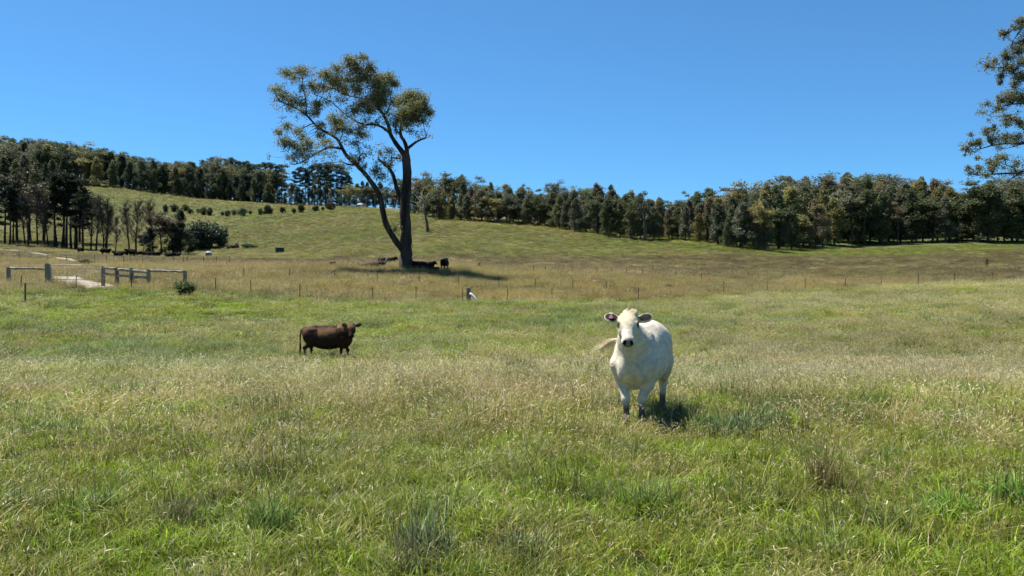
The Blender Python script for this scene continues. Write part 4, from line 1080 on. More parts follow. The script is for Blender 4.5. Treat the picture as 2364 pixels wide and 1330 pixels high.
# ---- tall pines on the ridge in the middle
pines = [(445, 376, 456), (470, 374, 458), (492, 368, 460), (508, 366, 460), (525, 370, 461), (533, 369, 462), (552, 374, 463), (566, 375, 463), (574, 378, 464), (589, 381, 465), (602, 380, 465), (612, 378, 465), (625, 379, 466), (641, 383, 468), (650, 381, 468),
         (680, 396, 469), (692, 388, 469), (705, 391, 470), (721, 384, 470), (733, 382, 471), (742, 380, 471), (752, 381, 471), (765, 379, 472), (779, 381, 472), (790, 384, 472), (800, 400, 472), (808, 410, 473), (712, 402, 470), (756, 402, 471)]
pr = random.Random(21)
for i, (px, tp, bp__) in enumerate(pines):
    p = onray(px, pr.uniform(446, 470)); hh = at(px, tp, p.y).z - p.z
    lab = '%s tall dark pine on the ridge counting from the left' % ordinal(i + 1)
    plant(PINE[pr.randrange(4)], 'pine_tree', lab, 'tree', p, hh, PINEG, 'tall pines on the middle ridge', wide=pr.uniform(0.95, 1.25))
px = 340.0
while px < 950:                                            # dark under-row below the pines
    gap = 640 < px < 672
    p = onray(px, pr.uniform(432, 442) if px < 800 else pr.uniform(405, 425)); hh = pr.uniform(3.5, 7) if gap else pr.uniform(7, 13)
    if px > 790: hh = pr.uniform(9, 13)
    c = pr.choice([DEEP, DEEP, DARKG, GREYG]); plant(SHEOAK[pr.randrange(6)], 'ridge_tree', 'low dark tree in the line along the middle ridge', 'tree', p, hh, c, 'dark understorey along the ridge', wide=1.35 * 9 / hh)
    px += pr.uniform(11, 17)
for px, tp, bp__, c, lab in [(800, 425, 476, OLIVE, 'olive rounded gum beside the white cottage roof'), (822, 432, 476, OLIVE, 'pale olive gum right of the ridge pines, left of the cottage'), (848, 430, 478, DARKG, 'dark gum behind the white cottage roof'), (868, 428, 480, GREYG, 'grey-green gum left of the big trunk on the skyline'), (890, 432, 482, GREYG, 'grey-green gum seen between the big tree stems'), (912, 425, 486, RUST, 'brownish gum seen just left of the big trunk'), (930, 430, 490, DARKG, 'dark gum hidden behind the big trunk')]:
    p = onray(px, 402 if px > 835 else 384); hh = at(px, tp, p.y).z - p.z
    plant(GUM[pr.randrange(5)], 'gum_tree', lab, 'tree', p, max(hh, 6), c, wide=1.3)

# ---- row of bare and dark trees on the left (px, top row, foot row, kind, colour, label)
row = [
    (-22, 425, 562, 'p', 'dark pine standing beyond the left picture edge'),
    (11, 418, 563, 'p', 'dark bushy pine at the left picture edge'), (23, 430, 565, 'p', 'dark pine second from the left edge of the tree row'), (31, 440, 565, 'p', 'slim dark pine third from the left edge of the tree row'),
    (58, 440, 565, 'b', 'bare grey tree first right of the left-edge pines'), (65, 446, 566, 'b', 'thin bare tree leaning right beside the first bare tree'), (87, 432, 567, 'b', 'bare grey tree with the thick straight stem'), (102, 470, 566, 'b', 'small crooked bare tree left of the dark pine clump'), (112, 455, 568, 'b', 'short bare tree touching the dark pine clump'),
    (126, 412, 570, 'p', 'dark pine at the left of the tall clump'), (132, 405, 571, 'p', 'slim dark pine second in the tall clump'), (142, 402, 571, 'p', 'tallest dark pine of the tall clump'), (147, 410, 571, 'p', 'dark pine fourth in the tall clump'), (153, 404, 573, 'p', 'dark pine fifth in the tall clump'), (165, 410, 574, 'p', 'dark pine sixth in the tall clump'), (173, 418, 575, 'p', 'slim dark pine seventh in the tall clump'), (177, 416, 575, 'p', 'dark pine eighth in the tall clump'), (192, 415, 578, 'p', 'dark pine with long bare stem at the right of the tall clump'),
    (210, 452, 577, 'b', 'thin bare pole right of the tall pine clump'), (222, 448, 579, 'b', 'bare tree with upswept branches, second right of the pine clump'), (238, 470, 580, 'b', 'thin bare tree in the group of three poles'), (243, 455, 580, 'b', 'middle bare tree in the group of three poles'), (247, 468, 580, 'b', 'broken-topped thick pole in the group of three'), (266, 500, 583, 'b', 'short bare tree standing alone among the black cattle'),
    (299, 462, 587, 'b', 'slender bare poplar left of the thick one'), (315, 452, 587, 'b', 'thick stemmed bare poplar above the black cattle'), (354, 458, 589, 'b', 'wide bare tree with a haze of grey twigs'),
]
rr_ = random.Random(31)
for px, tp, bt, kd, lab in row:
    p = hit(px, bt + 1, 100, 330); hh = (bt - tp) * p.y / F
    if kd == 'p': plant(PINE[rr_.choice([0, 1, 1, 3])], 'pine_tree', lab, 'tree', p, hh, (0.030, 0.040, 0.022), 'row of dark pines and bare trees', wide=1.0)
    else:
        tm, twm, _, H_ = BARE[rr_.randrange(3)]; s = hh / H_ * 1.04
        t = thing('bare_tree', lab, 'tree', (p.x, p.y, p.z), rr_.uniform(0, 6.28), 'row of dark pines and bare trees', (s * 1.0, s * 1.0, s)); link_mesh('trunk', tm, t); link_mesh('twigs', twm, t)
for px, tp, bt, K, c, lab, wd in [
        (372, 498, 590, GUM[1], (0.085, 0.055, 0.035), 'rusty brown rounded tree with a forked stem', 1.5), (416, 484, 590, SHEOAK[0], (0.038, 0.060, 0.026), 'dark green conical tree left of the willow', 0.95),
        (398, 512, 591, SHEOAK[2], (0.026, 0.036, 0.018), 'very dark dense tree left of the conical tree', 1.2), (345, 528, 590, SHEOAK[3], (0.028, 0.038, 0.022), 'dark low evergreen behind the bare poplars', 1.4), (436, 530, 588, SHEOAK[2], (0.036, 0.056, 0.028), 'dark green low tree at the foot of the conical tree', 1.3),
        (400, 490, 585, GUM[0], (0.06, 0.075, 0.042), 'grey-green tree behind the conical tree', 1.4),
        (-6, 398, 556, GUM[1], (0.06, 0.062, 0.036), 'tall grey-green gum behind the left-edge pines', 1.4), (40, 412, 556, GUM[3], (0.07, 0.07, 0.04), 'spreading gum behind the pines near the left edge', 1.3), (70, 424, 556, GUM[4], (0.11, 0.10, 0.04), 'olive gum behind the first bare trees', 1.4), (100, 418, 556, GUM[2], (0.10, 0.085, 0.045), 'brownish gum behind the bare tree with the thick stem', 1.3), (184, 412, 560, GUM[0], (0.075, 0.08, 0.035), 'olive-topped gum behind the right side of the pine clump', 1.1), (330, 535, 589, GUM[2], (0.045, 0.055, 0.035), 'low grey tree between the two bare poplars', 1.3)]:
    p = hit(px, bt, 100, 330); plant((PINE[0][0] if tp < 430 else BARE[0][0], K[1], 14.0), 'tree', lab, 'tree', p, (bt - tp) * p.y / F, c, None, wide=wd)
WILLOW = round_bush(611, 60, 3.0, 2.2, 0.3)
p = hit(473, 575, 100, 330); plant(WILLOW, 'willow_tree', 'rounded blue-green willow at the right end of the tree row', 'tree', p, 63 * p.y / F, (0.062, 0.088, 0.058), wide=1.0)
p = hit(512, 566, 100, 330); plant(BUSH[1], 'bush', 'low blue-green bush right of the willow', 'bush', p, 18 * p.y / F, (0.062, 0.085, 0.055), wide=1.5, names=('stem', 'foliage'))
p = hit(575, 574, 100, 330); plant(BUSH[2], 'bush', 'low bright green thicket left of the dark tank', 'bush', p, 12 * p.y / F, (0.075, 0.12, 0.04), wide=2.6, names=('stem', 'foliage'))

# ---- line of small shrubs across the left slope
shr = [(382, 470, 490, 'd'), (402, 470, 489, 'd'), (428, 472, 487, 'o'), (440, 479, 494, 'd'), (459, 480, 492, 'g'), (470, 476, 496, 'd'), (484, 478, 498, 'd'), (513, 486, 498, 'd'), (526, 484, 500, 'd'), (540, 484, 497, 'g'), (552, 482, 497, 'g'), (562, 480, 499, 'd'), (578, 484, 496, 'r'), (601, 480, 496, 'd'), (619, 472, 495, 'd'), (653, 474, 492, 'r'), (678, 478, 493, 'd'), (695, 466, 492, 'o'), (729, 474, 489, 'r'), (745, 476, 486, 'd'), (764, 465, 485, 'r'), (610, 486, 496, 'o')]
for i, (px, tp, bt, k) in enumerate(shr):
    p = hit(px, bt, 200, 420); c, cn = {'d': (DEEP, 'dark green'), 'o': ((0.10, 0.11, 0.035), 'pale olive'), 'g': (GREYG, 'grey-green'), 'r': ((0.07, 0.062, 0.04), 'brownish')}[k]
    plant(BUSH[i % 4], 'shrub', '%s %s shrub of the line across the left slope, counted from the left' % (ordinal(i + 1), cn), 'shrub', p, (bt - tp) * p.y / F * pr.uniform(0.8, 1.05), c, 'shrubs in a line across the left slope', wide=pr.uniform(0.6, 1.0), names=('stem', 'foliage'))

# ---- the big gum in the middle: limbs follow the photograph, spread through depth
TB = hit(936, 624, 60, 200); TD = TB.y
def T(cx, cy, dy=0.0): return at(600 + cx / 2.462, 100 + cy / 2.462, TD + dy)      # crop coordinates used when measuring
tg = np.random.default_rng(77); trunk = MB()
def limb(name_mb, pts, r0, r1, sides=9, rough=0.10):
    P = [T(*p) for p in pts]; Q = []; n = len(P)
    for i in range(n - 1):                                  # Catmull-Rom
        a, b, c, d = P[max(i - 1, 0)], P[i], P[i + 1], P[min(i + 2, n - 1)]
        for k in range(4):
            t = k / 4.0; Q.append(0.5 * ((2 * b) + (c - a) * t + (2 * a - 5 * b + 4 * c - d) * t * t + (3 * b - a - 3 * c + d) * t ** 3))
    Q.append(P[-1]); m = len(Q)
    R = [r0 + (r1 - r0) * (i / (m - 1)) ** 0.85 for i in range(m)]
    name_mb.tube(Q, R, sides, True, rough, 5); return list(zip(Q, R))
nodes = []
nodes += limb(trunk, [(838, 1300, 0), (836, 1240, 0), (832, 1150, 0), (830, 1050, 0.1), (824, 950, 0.1), (830, 850, 0), (838, 750, -0.2), (832, 680, -0.2), (828, 630, -0.2)], 0.72, 0.46, 12, 0.13)
trunk.tube([TB + Vector((0, 0, -0.5)), TB + Vector((0, 0, 0.4)), TB + Vector((0, 0, 1.6))], [1.0, 0.80, 0.62], 12, True, 0.12)
big = MB()
L1 = [(820, 1180, 0), (770, 1120, -0.4), (718, 1030, -1.0), (697, 940, -1.4), (680, 865, -1.7), (640, 800, -2.0), (600, 745, -2.2), (548, 690, -2.4), (495, 640, -2.2), (465, 590, -2.0), (440, 545, -1.6), (395, 515, -1.2), (330, 480, -0.6), (285, 430, 0.2), (240, 390, 0.8), (175, 355, 1.2), (110, 330, 1.6)]
nodes += limb(big, L1, 0.40, 0.06, 9, 0.10)
L2 = [(826, 950, 0), (800, 880, 0.5), (776, 820, 0.9), (760, 755, 1.3), (735, 712, 1.6), (700, 680, 1.9), (672, 658, 2.1)]
nodes += limb(big, L2, 0.33, 0.13, 8, 0.16)
L3 = [(832, 650, -0.2), (800, 605, -0.2), (770, 565, 0.0), (742, 515, 0.4), (732, 470, 0.7), (706, 412, 1.0), (680, 370, 0.8), (672, 320, 0.5), (668, 260, 0.2)]
nodes += limb(big, L3, 0.34, 0.10, 8, 0.08)
L4 = [(832, 660, -0.2), (836, 610, -0.7), (822, 560, -1.2), (800, 520, -1.6), (805, 460, -2.0), (830, 400, -2.2), (860, 350, -2.4)]
nodes += limb(big, L4, 0.32, 0.08, 8, 0.08)
for pts, a, b in [
        ([(838, 600, -0.4), (875, 570, -0.8), (905, 552, -1.1), (945, 537, -1.4)], 0.20, 0.09),                      # dead stub
        ([(742, 515, 0.4), (700, 480, 0.0), (650, 462, -0.6), (595, 466, -1.2), (545, 492, -1.8), (500, 488, -2.3), (440, 492, -2.6)], 0.17, 0.05),
        ([(690, 395, 0.9), (650, 350, 1.6), (600, 318, 2.2), (555, 310, 2.6), (480, 290, 2.9), (420, 260, 3.0)], 0.13, 0.04),
        ([(465, 600, -2.0), (395, 592, -2.6), (330, 622, -3.0), (270, 655, -3.2), (215, 685, -3.3), (170, 688, -3.4)], 0.15, 0.03),
        ([(548, 690, -2.4), (500, 688, -2.8), (452, 666, -3.0)], 0.13, 0.05), ([(665, 848, -1.7), (610, 840, -2.2), (552, 838, -2.6)], 0.10, 0.035),
        ([(262, 405, 0.6), (262, 330, 1.2), (243, 240, 1.6), (240, 170, 1.8)], 0.10, 0.03), ([(560, 690, -2.4), (567, 630, -2.2), (556, 570, -2.0), (565, 530, -2.0)], 0.07, 0.02),
        ([(595, 466, -1.2), (540, 440, -0.6), (480, 400, 0.0), (400, 330, 0.4), (310, 290, 0.6)], 0.11, 0.03), ([(450, 560, -1.8), (470, 500, -2.2), (430, 450, -2.4)], 0.08, 0.03),
        ([(735, 712, 1.6), (750, 650, 1.6), (745, 600, 1.7)], 0.08, 0.025), ([(800, 520, -1.6), (770, 480, -1.0), (780, 420, -0.6)], 0.12, 0.04), ([(215, 685, -3.3), (180, 640, -3.6), (140, 600, -3.8)], 0.04, 0.015),
        ([(706, 412, 1.0), (740, 350, 1.4), (740, 280, 1.6), (700, 220, 1.6)], 0.10, 0.03), ([(668, 260, 0.2), (620, 190, -0.4), (560, 120, -0.8)], 0.08, 0.02), ([(640, 640, 0.0), (655, 760, -1.0)], 0.02, 0.01), ([(648, 830, -1.9), (668, 760, -1.9), (680, 700, -1.9)], 0.05, 0.015)]:
    nodes += limb(big, pts, a, b, 6, 0.06)
clumps = [(150, 165, 50, 24, 1.7, 1), (225, 150, 55, 24, 1.9, 1), (190, 200, 40, 24, 1.4, .6), (90, 262, 42, 26, 1.5, 1), (130, 300, 45, 26, 1.2, 1), (185, 325, 55, 30, 0.9, 1.1), (235, 345, 30, 22, 0.6, .7), (300, 245, 42, 28, 0.8, 1), (245, 260, 30, 25, 1.4, .5),
          (380, 180, 50, 34, 0.5, 1.1), (425, 225, 60, 38, 1.0, 1.4), (440, 150, 45, 30, 0.2, .9), (510, 100, 48, 34, -0.6, 1.2), (570, 85, 42, 26, -1.0, 1), (540, 145, 60, 34, -0.2, 1.2), (625, 145, 40, 40, -0.8, 1), (590, 200, 60, 40, 0.2, 1.3), (500, 210, 60, 38, 0.9, 1.2), (480, 265, 50, 28, 1.8, 1), (370, 250, 40, 24, 2.4, .8), (560, 260, 50, 35, 1.2, 1),
          (655, 215, 55, 40, 0.6, 1.5), (725, 205, 58, 34, 1.5, 1.5), (762, 225, 30, 30, 1.8, .9), (690, 270, 55, 45, 0.7, 1.7), (650, 310, 55, 42, 0.0, 1.6), (690, 340, 45, 40, 0.9, 1.3), (590, 345, 50, 35, 2.0, 1.2), (540, 385, 50, 30, 1.6, 1), (620, 385, 50, 30, 1.0, 1.1),
          (860, 290, 55, 28, -2.4, 1.3), (905, 320, 50, 34, -2.6, 1.5), (830, 330, 55, 36, -1.4, 1.5), (870, 370, 60, 38, -3.2, 1.7), (935, 375, 50, 36, -2.4, 1.5), (960, 405, 34, 30, -1.9, 1.1), (820, 400, 55, 38, -2.2, 1.5), (880, 430, 60, 34, -2.2, 1.4), (780, 440, 42, 34, -0.8, 1), (830, 465, 40, 28, -2.6, .9), (925, 440, 35, 20, -2.8, .7), (770, 340, 35, 35, 1.5, .8),
          (330, 350, 40, 30, 0.2, 1.1), (310, 395, 30, 28, 0.6, .8), (420, 435, 42, 28, -2.4, 1.3), (455, 470, 42, 28, -2.6, 1.4), (340, 470, 32, 30, -0.6, .9), (345, 520, 30, 30, -1.0, .8), (520, 505, 38, 18, -2.0, .8), (570, 520, 34, 18, -2.0, .9), (380, 560, 35, 22, -2.2, .6),
          (110, 500, 36, 22, -3.0, .8), (150, 470, 40, 22, -2.6, .8), (215, 500, 42, 26, -1.4, .8), (140, 555, 40, 28, -3.6, 1), (195, 575, 45, 30, -3.4, 1), (250, 600, 42, 26, -3.0, .9), (290, 570, 36, 28, -2.6, .9), (240, 540, 36, 24, -2.0, .7), (225, 630, 40, 20, -3.4, .5),
          (685, 625, 26, 20, 2.0, .45), (740, 615, 30, 24, 1.8, .4), (790, 650, 25, 30, 1.2, .3), (660, 735, 26, 34, -1.8, .5), (700, 760, 26, 30, -1.6, .35), (600, 700, 18, 22, -2.3, .25), (775, 1050, 34, 45, -0.5, .35), (860, 500, 30, 30, -1.8, .3), (535, 570, 24, 30, -2.0, .35), (745, 690, 20, 40, 1.5, .3)]
lv = []
for cx, cy, rx, ry, dy, dens in clumps:
    c = T(cx, cy, dy); k = TD / F / 2.462; n = int(400 * dens * (rx * ry) / 1500 + 90 * dens)
    rad3 = (rx * k * 1.18, rx * k * 1.1, ry * k * 1.2)
    lv.append(clump_pts(c, tuple(q * 1.1 for q in rad3), int(n * 0.8), tg, 0.25, 0.0, 1.0))
    sub = max(3, int(rx * ry / 300))
    for j in range(sub):                                    # several sprays inside each clump
        o_ = clump_pts(c, tuple(q * 0.75 for q in rad3), 1, tg, 0.5)[0]; q = max(rad3) * tg.uniform(0.3, 0.5)
        lv.append(clump_pts(o_, (q * 1.6, q * 1.6, q * 1.35), int(n / sub * 0.9), tg, 0.3, 0.0, 1.1))
        nn = min(nodes, key=lambda a: (a[0] - Vector(o_)).length)
        e = Vector(o_); big.tube(curve_pts(nn[0], e, 4, 0.07, tg), [min(nn[1] * 0.6, 0.055), 0.04, 0.03, 0.02, 0.008], 4, False)
        for i in range(3): big.tube([e.lerp(nn[0], 0.15), e + Vector(tg.normal(0, q * 0.7, 3))], [0.018, 0.005], 3, False)
for (q_, rr0) in list(nodes):
    if rr0 < 0.13 and q_.z > TB.z + 9.5 and tg.random() < 0.75:
        for j in range(2):
            e = q_ + Vector((tg.normal(0, 0.8), tg.normal(0, 0.8), tg.normal(0.25, 0.6)))
            big.tube(curve_pts(q_, e, 3, 0.08, tg), [0.03, 0.022, 0.015, 0.006], 3, False)
            s_ = tg.uniform(0.35, 0.75); lv.append(clump_pts(e, (s_ * 1.2, s_ * 1.2, s_), int(45 * s_ / 0.5), tg, 0.25, 0.0, 1.2))
gt = thing('gum_tree', 'tall leaning gum with a dark forked trunk standing alone in the paddock', 'tree', TB)
def child_at(mb_or_me, name, mat, parent, smooth=True):
    o = mb_or_me.build(name, mat, parent, smooth) if isinstance(mb_or_me, MB) else link_mesh(name, mb_or_me, parent)
    o.matrix_parent_inverse = Matrix.Translation(-parent.location); return o
child_at(trunk, 'trunk', M_gumbark, gt); child_at(big, 'limbs', M_gumbark, gt)
crown = child_at(leaf_mesh('crown', np.concatenate(lv), 0.25, tg, 0.55, 0.32), 'crown', M_leaf, gt); crown.color = (0.235, 0.240, 0.105, 1)

# ---- gum at the right edge, trunk outside the picture
RD = 88.0; RB = onray(2520, RD)
def R2(cx, cy, dy=0.0): return at(2100 + cx / 3.167, 20 + cy / 3.167, RD + dy)
rg = np.random.default_rng(88); rt = MB(); rb = MB(); rl = []; rn = []
tp_ = [RB + Vector((0, 0, -0.5)), RB + Vector((0.2, 0, 5)), RB + Vector((-0.3, 0.3, 11)), RB + Vector((0.4, 0, 18)), RB + Vector((0.1, 0, 25))]
rt.tube(tp_, [0.75, 0.6, 0.5, 0.35, 0.1], 10, True, 0.1)
def rlimb(pts, a, b):
    P = [Vector(p) for p in pts]; m = len(P); R = [a + (b - a) * i / (m - 1) for i in range(m)]; rb.tube(P, R, 6, True, 0.05); rn.extend(zip(P, R))
rlimb([RB + Vector((0.2, 0, 6)), R2(1050, 1120, 0), R2(920, 1130, -0.5), R2(836, 1185, -1.0), R2(780, 1205, -1.3), R2(700, 1205, -1.6), R2(600, 1210, -1.8), R2(500, 1220, -2)], 0.22, 0.03)
rlimb([R2(836, 1185, -1.0), R2(760, 1230, -0.8), R2(712, 1270, -0.7)], 0.10, 0.04)
rlimb([R2(790, 1205, -1.2), R2(760, 1160, -1.6), R2(700, 1140, -2), R2(640, 1120, -2)], 0.07, 0.02)
rlimb([RB + Vector((0, 0, 9)), R2(1000, 1000, 0.5), R2(840, 985, 1.0), R2(700, 985, 1.2), R2(600, 1000, 1.2), R2(520, 1025, 1.0), R2(420, 1030, 0.8)], 0.18, 0.02)
rlimb([R2(840, 985, 1.0), R2(760, 1010, 0.2), R2(680, 1030, -0.3)], 0.06, 0.02)
rlimb([RB + Vector((0, 0, 13)), R2(1000, 800, -0.5), R2(840, 890, -1.0), R2(790, 830, -1.2), R2(720, 780, -1.2), R2(600, 790, -1.4)], 0.15, 0.02)
rlimb([RB + Vector((0, 0, 15)), R2(960, 620, 0.5), R2(840, 690, 0.8), R2(740, 700, 0.9), R2(640, 720, 1), R2(560, 700, 1)], 0.14, 0.015)
rlimb([RB + Vector((0, 0, 18)), R2(980, 420, 0), R2(850, 510, -0.3), R2(760, 470, -0.5), R2(690, 430, -0.7), R2(600, 430, -0.8), R2(560, 420, -0.8)], 0.13, 0.015)
rlimb([RB + Vector((0, 0, 20)), R2(960, 250, 0.5), R2(836, 275, 0.8), R2(750, 240, 1), R2(690, 200, 1)], 0.10, 0.02)
for cx, cy, rx, ry, dy, dens in [(690, 175, 38, 26, 1, 1), (815, 85, 50, 34, 0, 1), (800, 140, 42, 26, .5, .9), (830, 240, 40, 30, .5, 1), (700, 320, 30, 22, 0, .7), (790, 310, 70, 40, .6, 1.2), (715, 360, 45, 40, .2, 1.2), (620, 385, 36, 28, -.6, 1), (570, 415, 28, 20, -.8, .9), (820, 390, 50, 40, -.3, 1.1), (740, 440, 55, 38, -.6, .9), (660, 500, 30, 36, -.8, 1), (660, 545, 22, 22, -.8, .7), (800, 500, 60, 50, -.2, 1.3), (770, 560, 40, 30, .4, .8), (740, 640, 75, 40, .8, 1.4), (810, 650, 50, 50, .2, 1.5), (690, 670, 45, 30, 1, .9), (650, 735, 45, 26, 1, .8), (570, 690, 30, 24, 1, .35), (640, 650, 25, 20, 1, .4),
                                (740, 800, 55, 35, -1.2, 1), (800, 830, 45, 35, -1, .9), (700, 840, 35, 30, -1.3, .8), (560, 900, 42, 34, .8, 1.1), (620, 880, 35, 30, 1, .9), (700, 940, 60, 30, 1.2, 1.1), (780, 940, 55, 30, 1, 1), (610, 960, 50, 28, 1.1, 1), (500, 980, 45, 28, 1, 1.2), (450, 920, 28, 16, 1, .6), (405, 1025, 28, 24, .8, 1.2), (455, 990, 35, 26, .9, 1), (400, 1075, 14, 10, .8, .4), (620, 1130, 60, 40, -2, 1.2), (680, 1090, 40, 28, -1.8, 1), (600, 1180, 40, 25, -1.9, .8), (500, 1090, 28, 16, -1.6, .6), (500, 1165, 36, 22, -2, 1), (425, 1170, 32, 16, -2, .9), (560, 1220, 40, 18, -2, .7), (790, 1130, 28, 16, -1.4, .5), (450, 1200, 40, 18, -2, .5),
                                (900, 200, 80, 60, 0, 1.3), (980, 100, 90, 60, 1, 1.3), (1000, 350, 100, 80, -1, 1.3), (1000, 600, 110, 90, 1, 1.3), (1100, 820, 110, 80, -1, 1.1), (1150, 480, 110, 90, 0, 1.2), (1080, 220, 100, 70, 0, 1.2), (960, 760, 70, 50, 2, 1), (1250, 700, 90, 80, 1, 1), (1050, -20, 100, 60, 0, 1.2), (930, 20, 60, 50, 0, 1)]:
    c = R2(cx, cy, dy); k = RD / F / 3.167; n = int((340 * dens * (rx * ry) / 1500 + 90 * dens)); sub = max(3, int(rx * ry / 330))
    rl.append(clump_pts(c, (rx * k * 1.3, rx * k * 1.3, ry * k * 1.5), int(n * 0.5), rg, 0.25, 0.0, 1.0))
    for j in range(sub):
        o_ = clump_pts(c, (rx * k * 0.8, rx * k * 0.8, ry * k * 0.8), 1, rg, 0.5)[0]; q = max(rx, ry) * k * rg.uniform(0.32, 0.5)
        rl.append(clump_pts(o_, (q * 1.6, q * 1.6, q * 1.4), int(n / sub * 0.7), rg, 0.3, 0.0, 1.1))
        nn = min(rn, key=lambda a: (a[0] - Vector(o_)).length); e = Vector(o_)
        rb.tube(curve_pts(nn[0], e, 4, 0.07, rg), [min(nn[1] * 0.6, 0.05), 0.035, 0.025, 0.016, 0.006], 4, False)
        for i in range(2): rb.tube([e.lerp(nn[0], 0.15), e + Vector(rg.normal(0, q * 0.7, 3))], [0.015, 0.005], 3, False)
for (q_, rr0) in list(rn):
    for j in range(3):
        if rr0 > 0.12: break
        e = q_ + Vector((rg.normal(0, 0.6), rg.normal(0, 0.6), rg.normal(0.2, 0.5))); rb.tube(curve_pts(q_, e, 3, 0.08, rg), [0.03, 0.022, 0.015, 0.006], 3, False)
        s_ = rg.uniform(0.3, 0.6); rl.append(clump_pts(e, (s_ * 1.2, s_ * 1.2, s_), int(50 * s_ / 0.5), rg, 0.25, 0.0, 1.2))
gr_ = thing('gum_tree', 'large gum reaching into the picture from the right edge', 'tree', RB)
child_at(rt, 'trunk', M_gumbark, gr_); child_at(rb, 'limbs', M_gumbark, gr_)
crown = child_at(leaf_mesh('crown', np.concatenate(rl), 0.23, rg, 0.55, 0.32), 'crown', M_leaf, gr_); crown.color = (0.21, 0.22, 0.115, 1)

# ---- dead and lone trees in front of the wood
def dead_tree(px, foot, pts_list, label, foliage=None):
    p = hit(px, foot, 130, 330); t = thing('dead_tree', label, 'tree', p); lo = MB(); hi = MB(); r = np.random.default_rng(px)
    for i, (pts, a, b) in enumerate(pts_list):
        P = [at(x, y, p.y + dy) for x, y, dy in pts]; (lo if i == 0 else hi).tube(P, [a + (b - a) * k / (len(P) - 1) for k in range(len(P))], 7 if i == 0 else 5, True, 0.08)
        if i:
            for q in range(5):
                s = P[r.integers(1, len(P))]; hi.tube([s, s + Vector((r.normal(0, .8), r.normal(0, .8), r.uniform(-.2, .9)))], [b * 0.8, 0.015], 4, False)
    child_at(lo, 'trunk', M_greybark, t); child_at(hi, 'branches', M_bleached if foliage is None else M_greybark, t)
    if foliage:
        L_ = [clump_pts(at(x, y, p.y + dy), (rx * p.y / F, rx * p.y / F, rx * 0.6 * p.y / F), 70, r) for x, y, rx, dy in foliage]
        c = child_at(leaf_mesh('crown', np.concatenate(L_), 0.4, r), 'crown', M_leaf, t); c.color = (0.06, 0.062, 0.04, 1)
dead_tree(988, 536, [([(988, 538, 0), (986, 515, 0), (981, 495, 0.2), (979, 470, 0)], 0.42, 0.24), ([(981, 492, 0), (970, 478, -1), (960, 468, -2), (948, 464, -3)], 0.16, 0.05), ([(979, 475, 0), (968, 462, 1), (958, 450, 1)], 0.13, 0.04), ([(979, 472, 0), (986, 455, 0), (990, 442, -.5)], 0.15, 0.05), ([(979, 470, 0), (976, 455, -1), (972, 446, -1)], 0.10, 0.03), ([(984, 468, 0), (998, 456, 0)], 0.08, 0.03), ([(986, 500, 0), (975, 497, 0)], 0.10, 0.05), ([(987, 522, 0), (975, 515, 0), (966, 505, 0)], 0.07, 0.03)], 'dead tree with bleached white branches right of the big gum')
dead_tree(1490, 557, [([(1490, 560, 0), (1489, 535, 0), (1487, 505, 0), (1484, 470, 0)], 0.40, 0.20), ([(1487, 510, 0), (1478, 496, -1), (1468, 486, -1)], 0.10, 0.03), ([(1486, 500, 0), (1496, 486, 0), (1504, 478, 0)], 0.10, 0.03), ([(1485, 480, 0), (1478, 464, 0), (1468, 450, 0)], 0.10, 0.03)], 'lone sparse tree standing out in front of the wood', foliage=[(1478, 478, 12, 0), (1492, 470, 13, 0), (1468, 490, 11, -1), (1500, 485, 11, 0), (1482, 455, 12, 0), (1472, 505, 9, 0), (1500, 505, 8, 0)])

# sapling and bushes in the paddocks
for px, tp, bt, c, wd, lab, K in [(426, 645, 684, (0.10, 0.13, 0.042), 1.2, 'dark green bush below the right end of the rail fence', 0), (197, 599, 616, (0.075, 0.105, 0.03), 1.5, 'low green bush behind the gate', 1), (353, 600, 611, (0.08, 0.11, 0.03), 1.2, 'small yellow-green bush in dry grass below the cattle', 2), (1545, 656, 668, (0.15, 0.165, 0.075), 1.8, 'grey-green tussocky bush in dry grass right of centre', 3), (2278, 598, 622, (0.09, 0.10, 0.05), 1.3, 'thin dark sapling on the right slope', 9)]:
    p = hit(px, bt, 40, 330); plant(BUSH[K] if K < 9 else PINE[1], 'bush' if K < 9 else 'sapling', lab, 'bush' if K < 9 else 'tree', p, (bt - tp) * p.y / F, c, None, wide=wd, names=('stem', 'foliage'))
print('hill trees', n_hill)
#PART5
# ------------------------------------------------------------------ timber rail fence and gate
RF = [(20, 652, 617), (111, 655, 610), (238, 648, 614), (270, 648, 617), (304, 648, 619), (343, 656, 622), (427, 646, 625)]
GD = 69.0
def gp(px): return onray(px, GD)
rail_fence = [thing('rail_fence', 'grey timber rail fence with one rail left of the gate', 'fence', gp(65)), thing('rail_fence', 'grey timber post and rail fence right of the gate', 'fence', gp(330))]
def fpart(mb, name, mat, parent, smooth=False): return child_at(mb, name, mat, parent, smooth)
for i, (px, bt, tp) in enumerate(RF):
    par = rail_fence[0] if i < 2 else rail_fence[1]; p = gp(px); z1 = at(px, tp, GD).z; w = 0.34 if i == 1 else 0.24
    mb = MB(); mb.box((p.x, p.y, (p.z - 0.5 + z1) / 2), (w, w, z1 - p.z + 0.5), 0.1 * (i % 3 - 1), 0.94, 0.012)
    if i == 1: mb.box((p.x - 0.1, p.y, z1 + 0.06), (0.26, 0.3, 0.12), 0.2, 0.6)
    fpart(mb, 'post', M_timber, par)
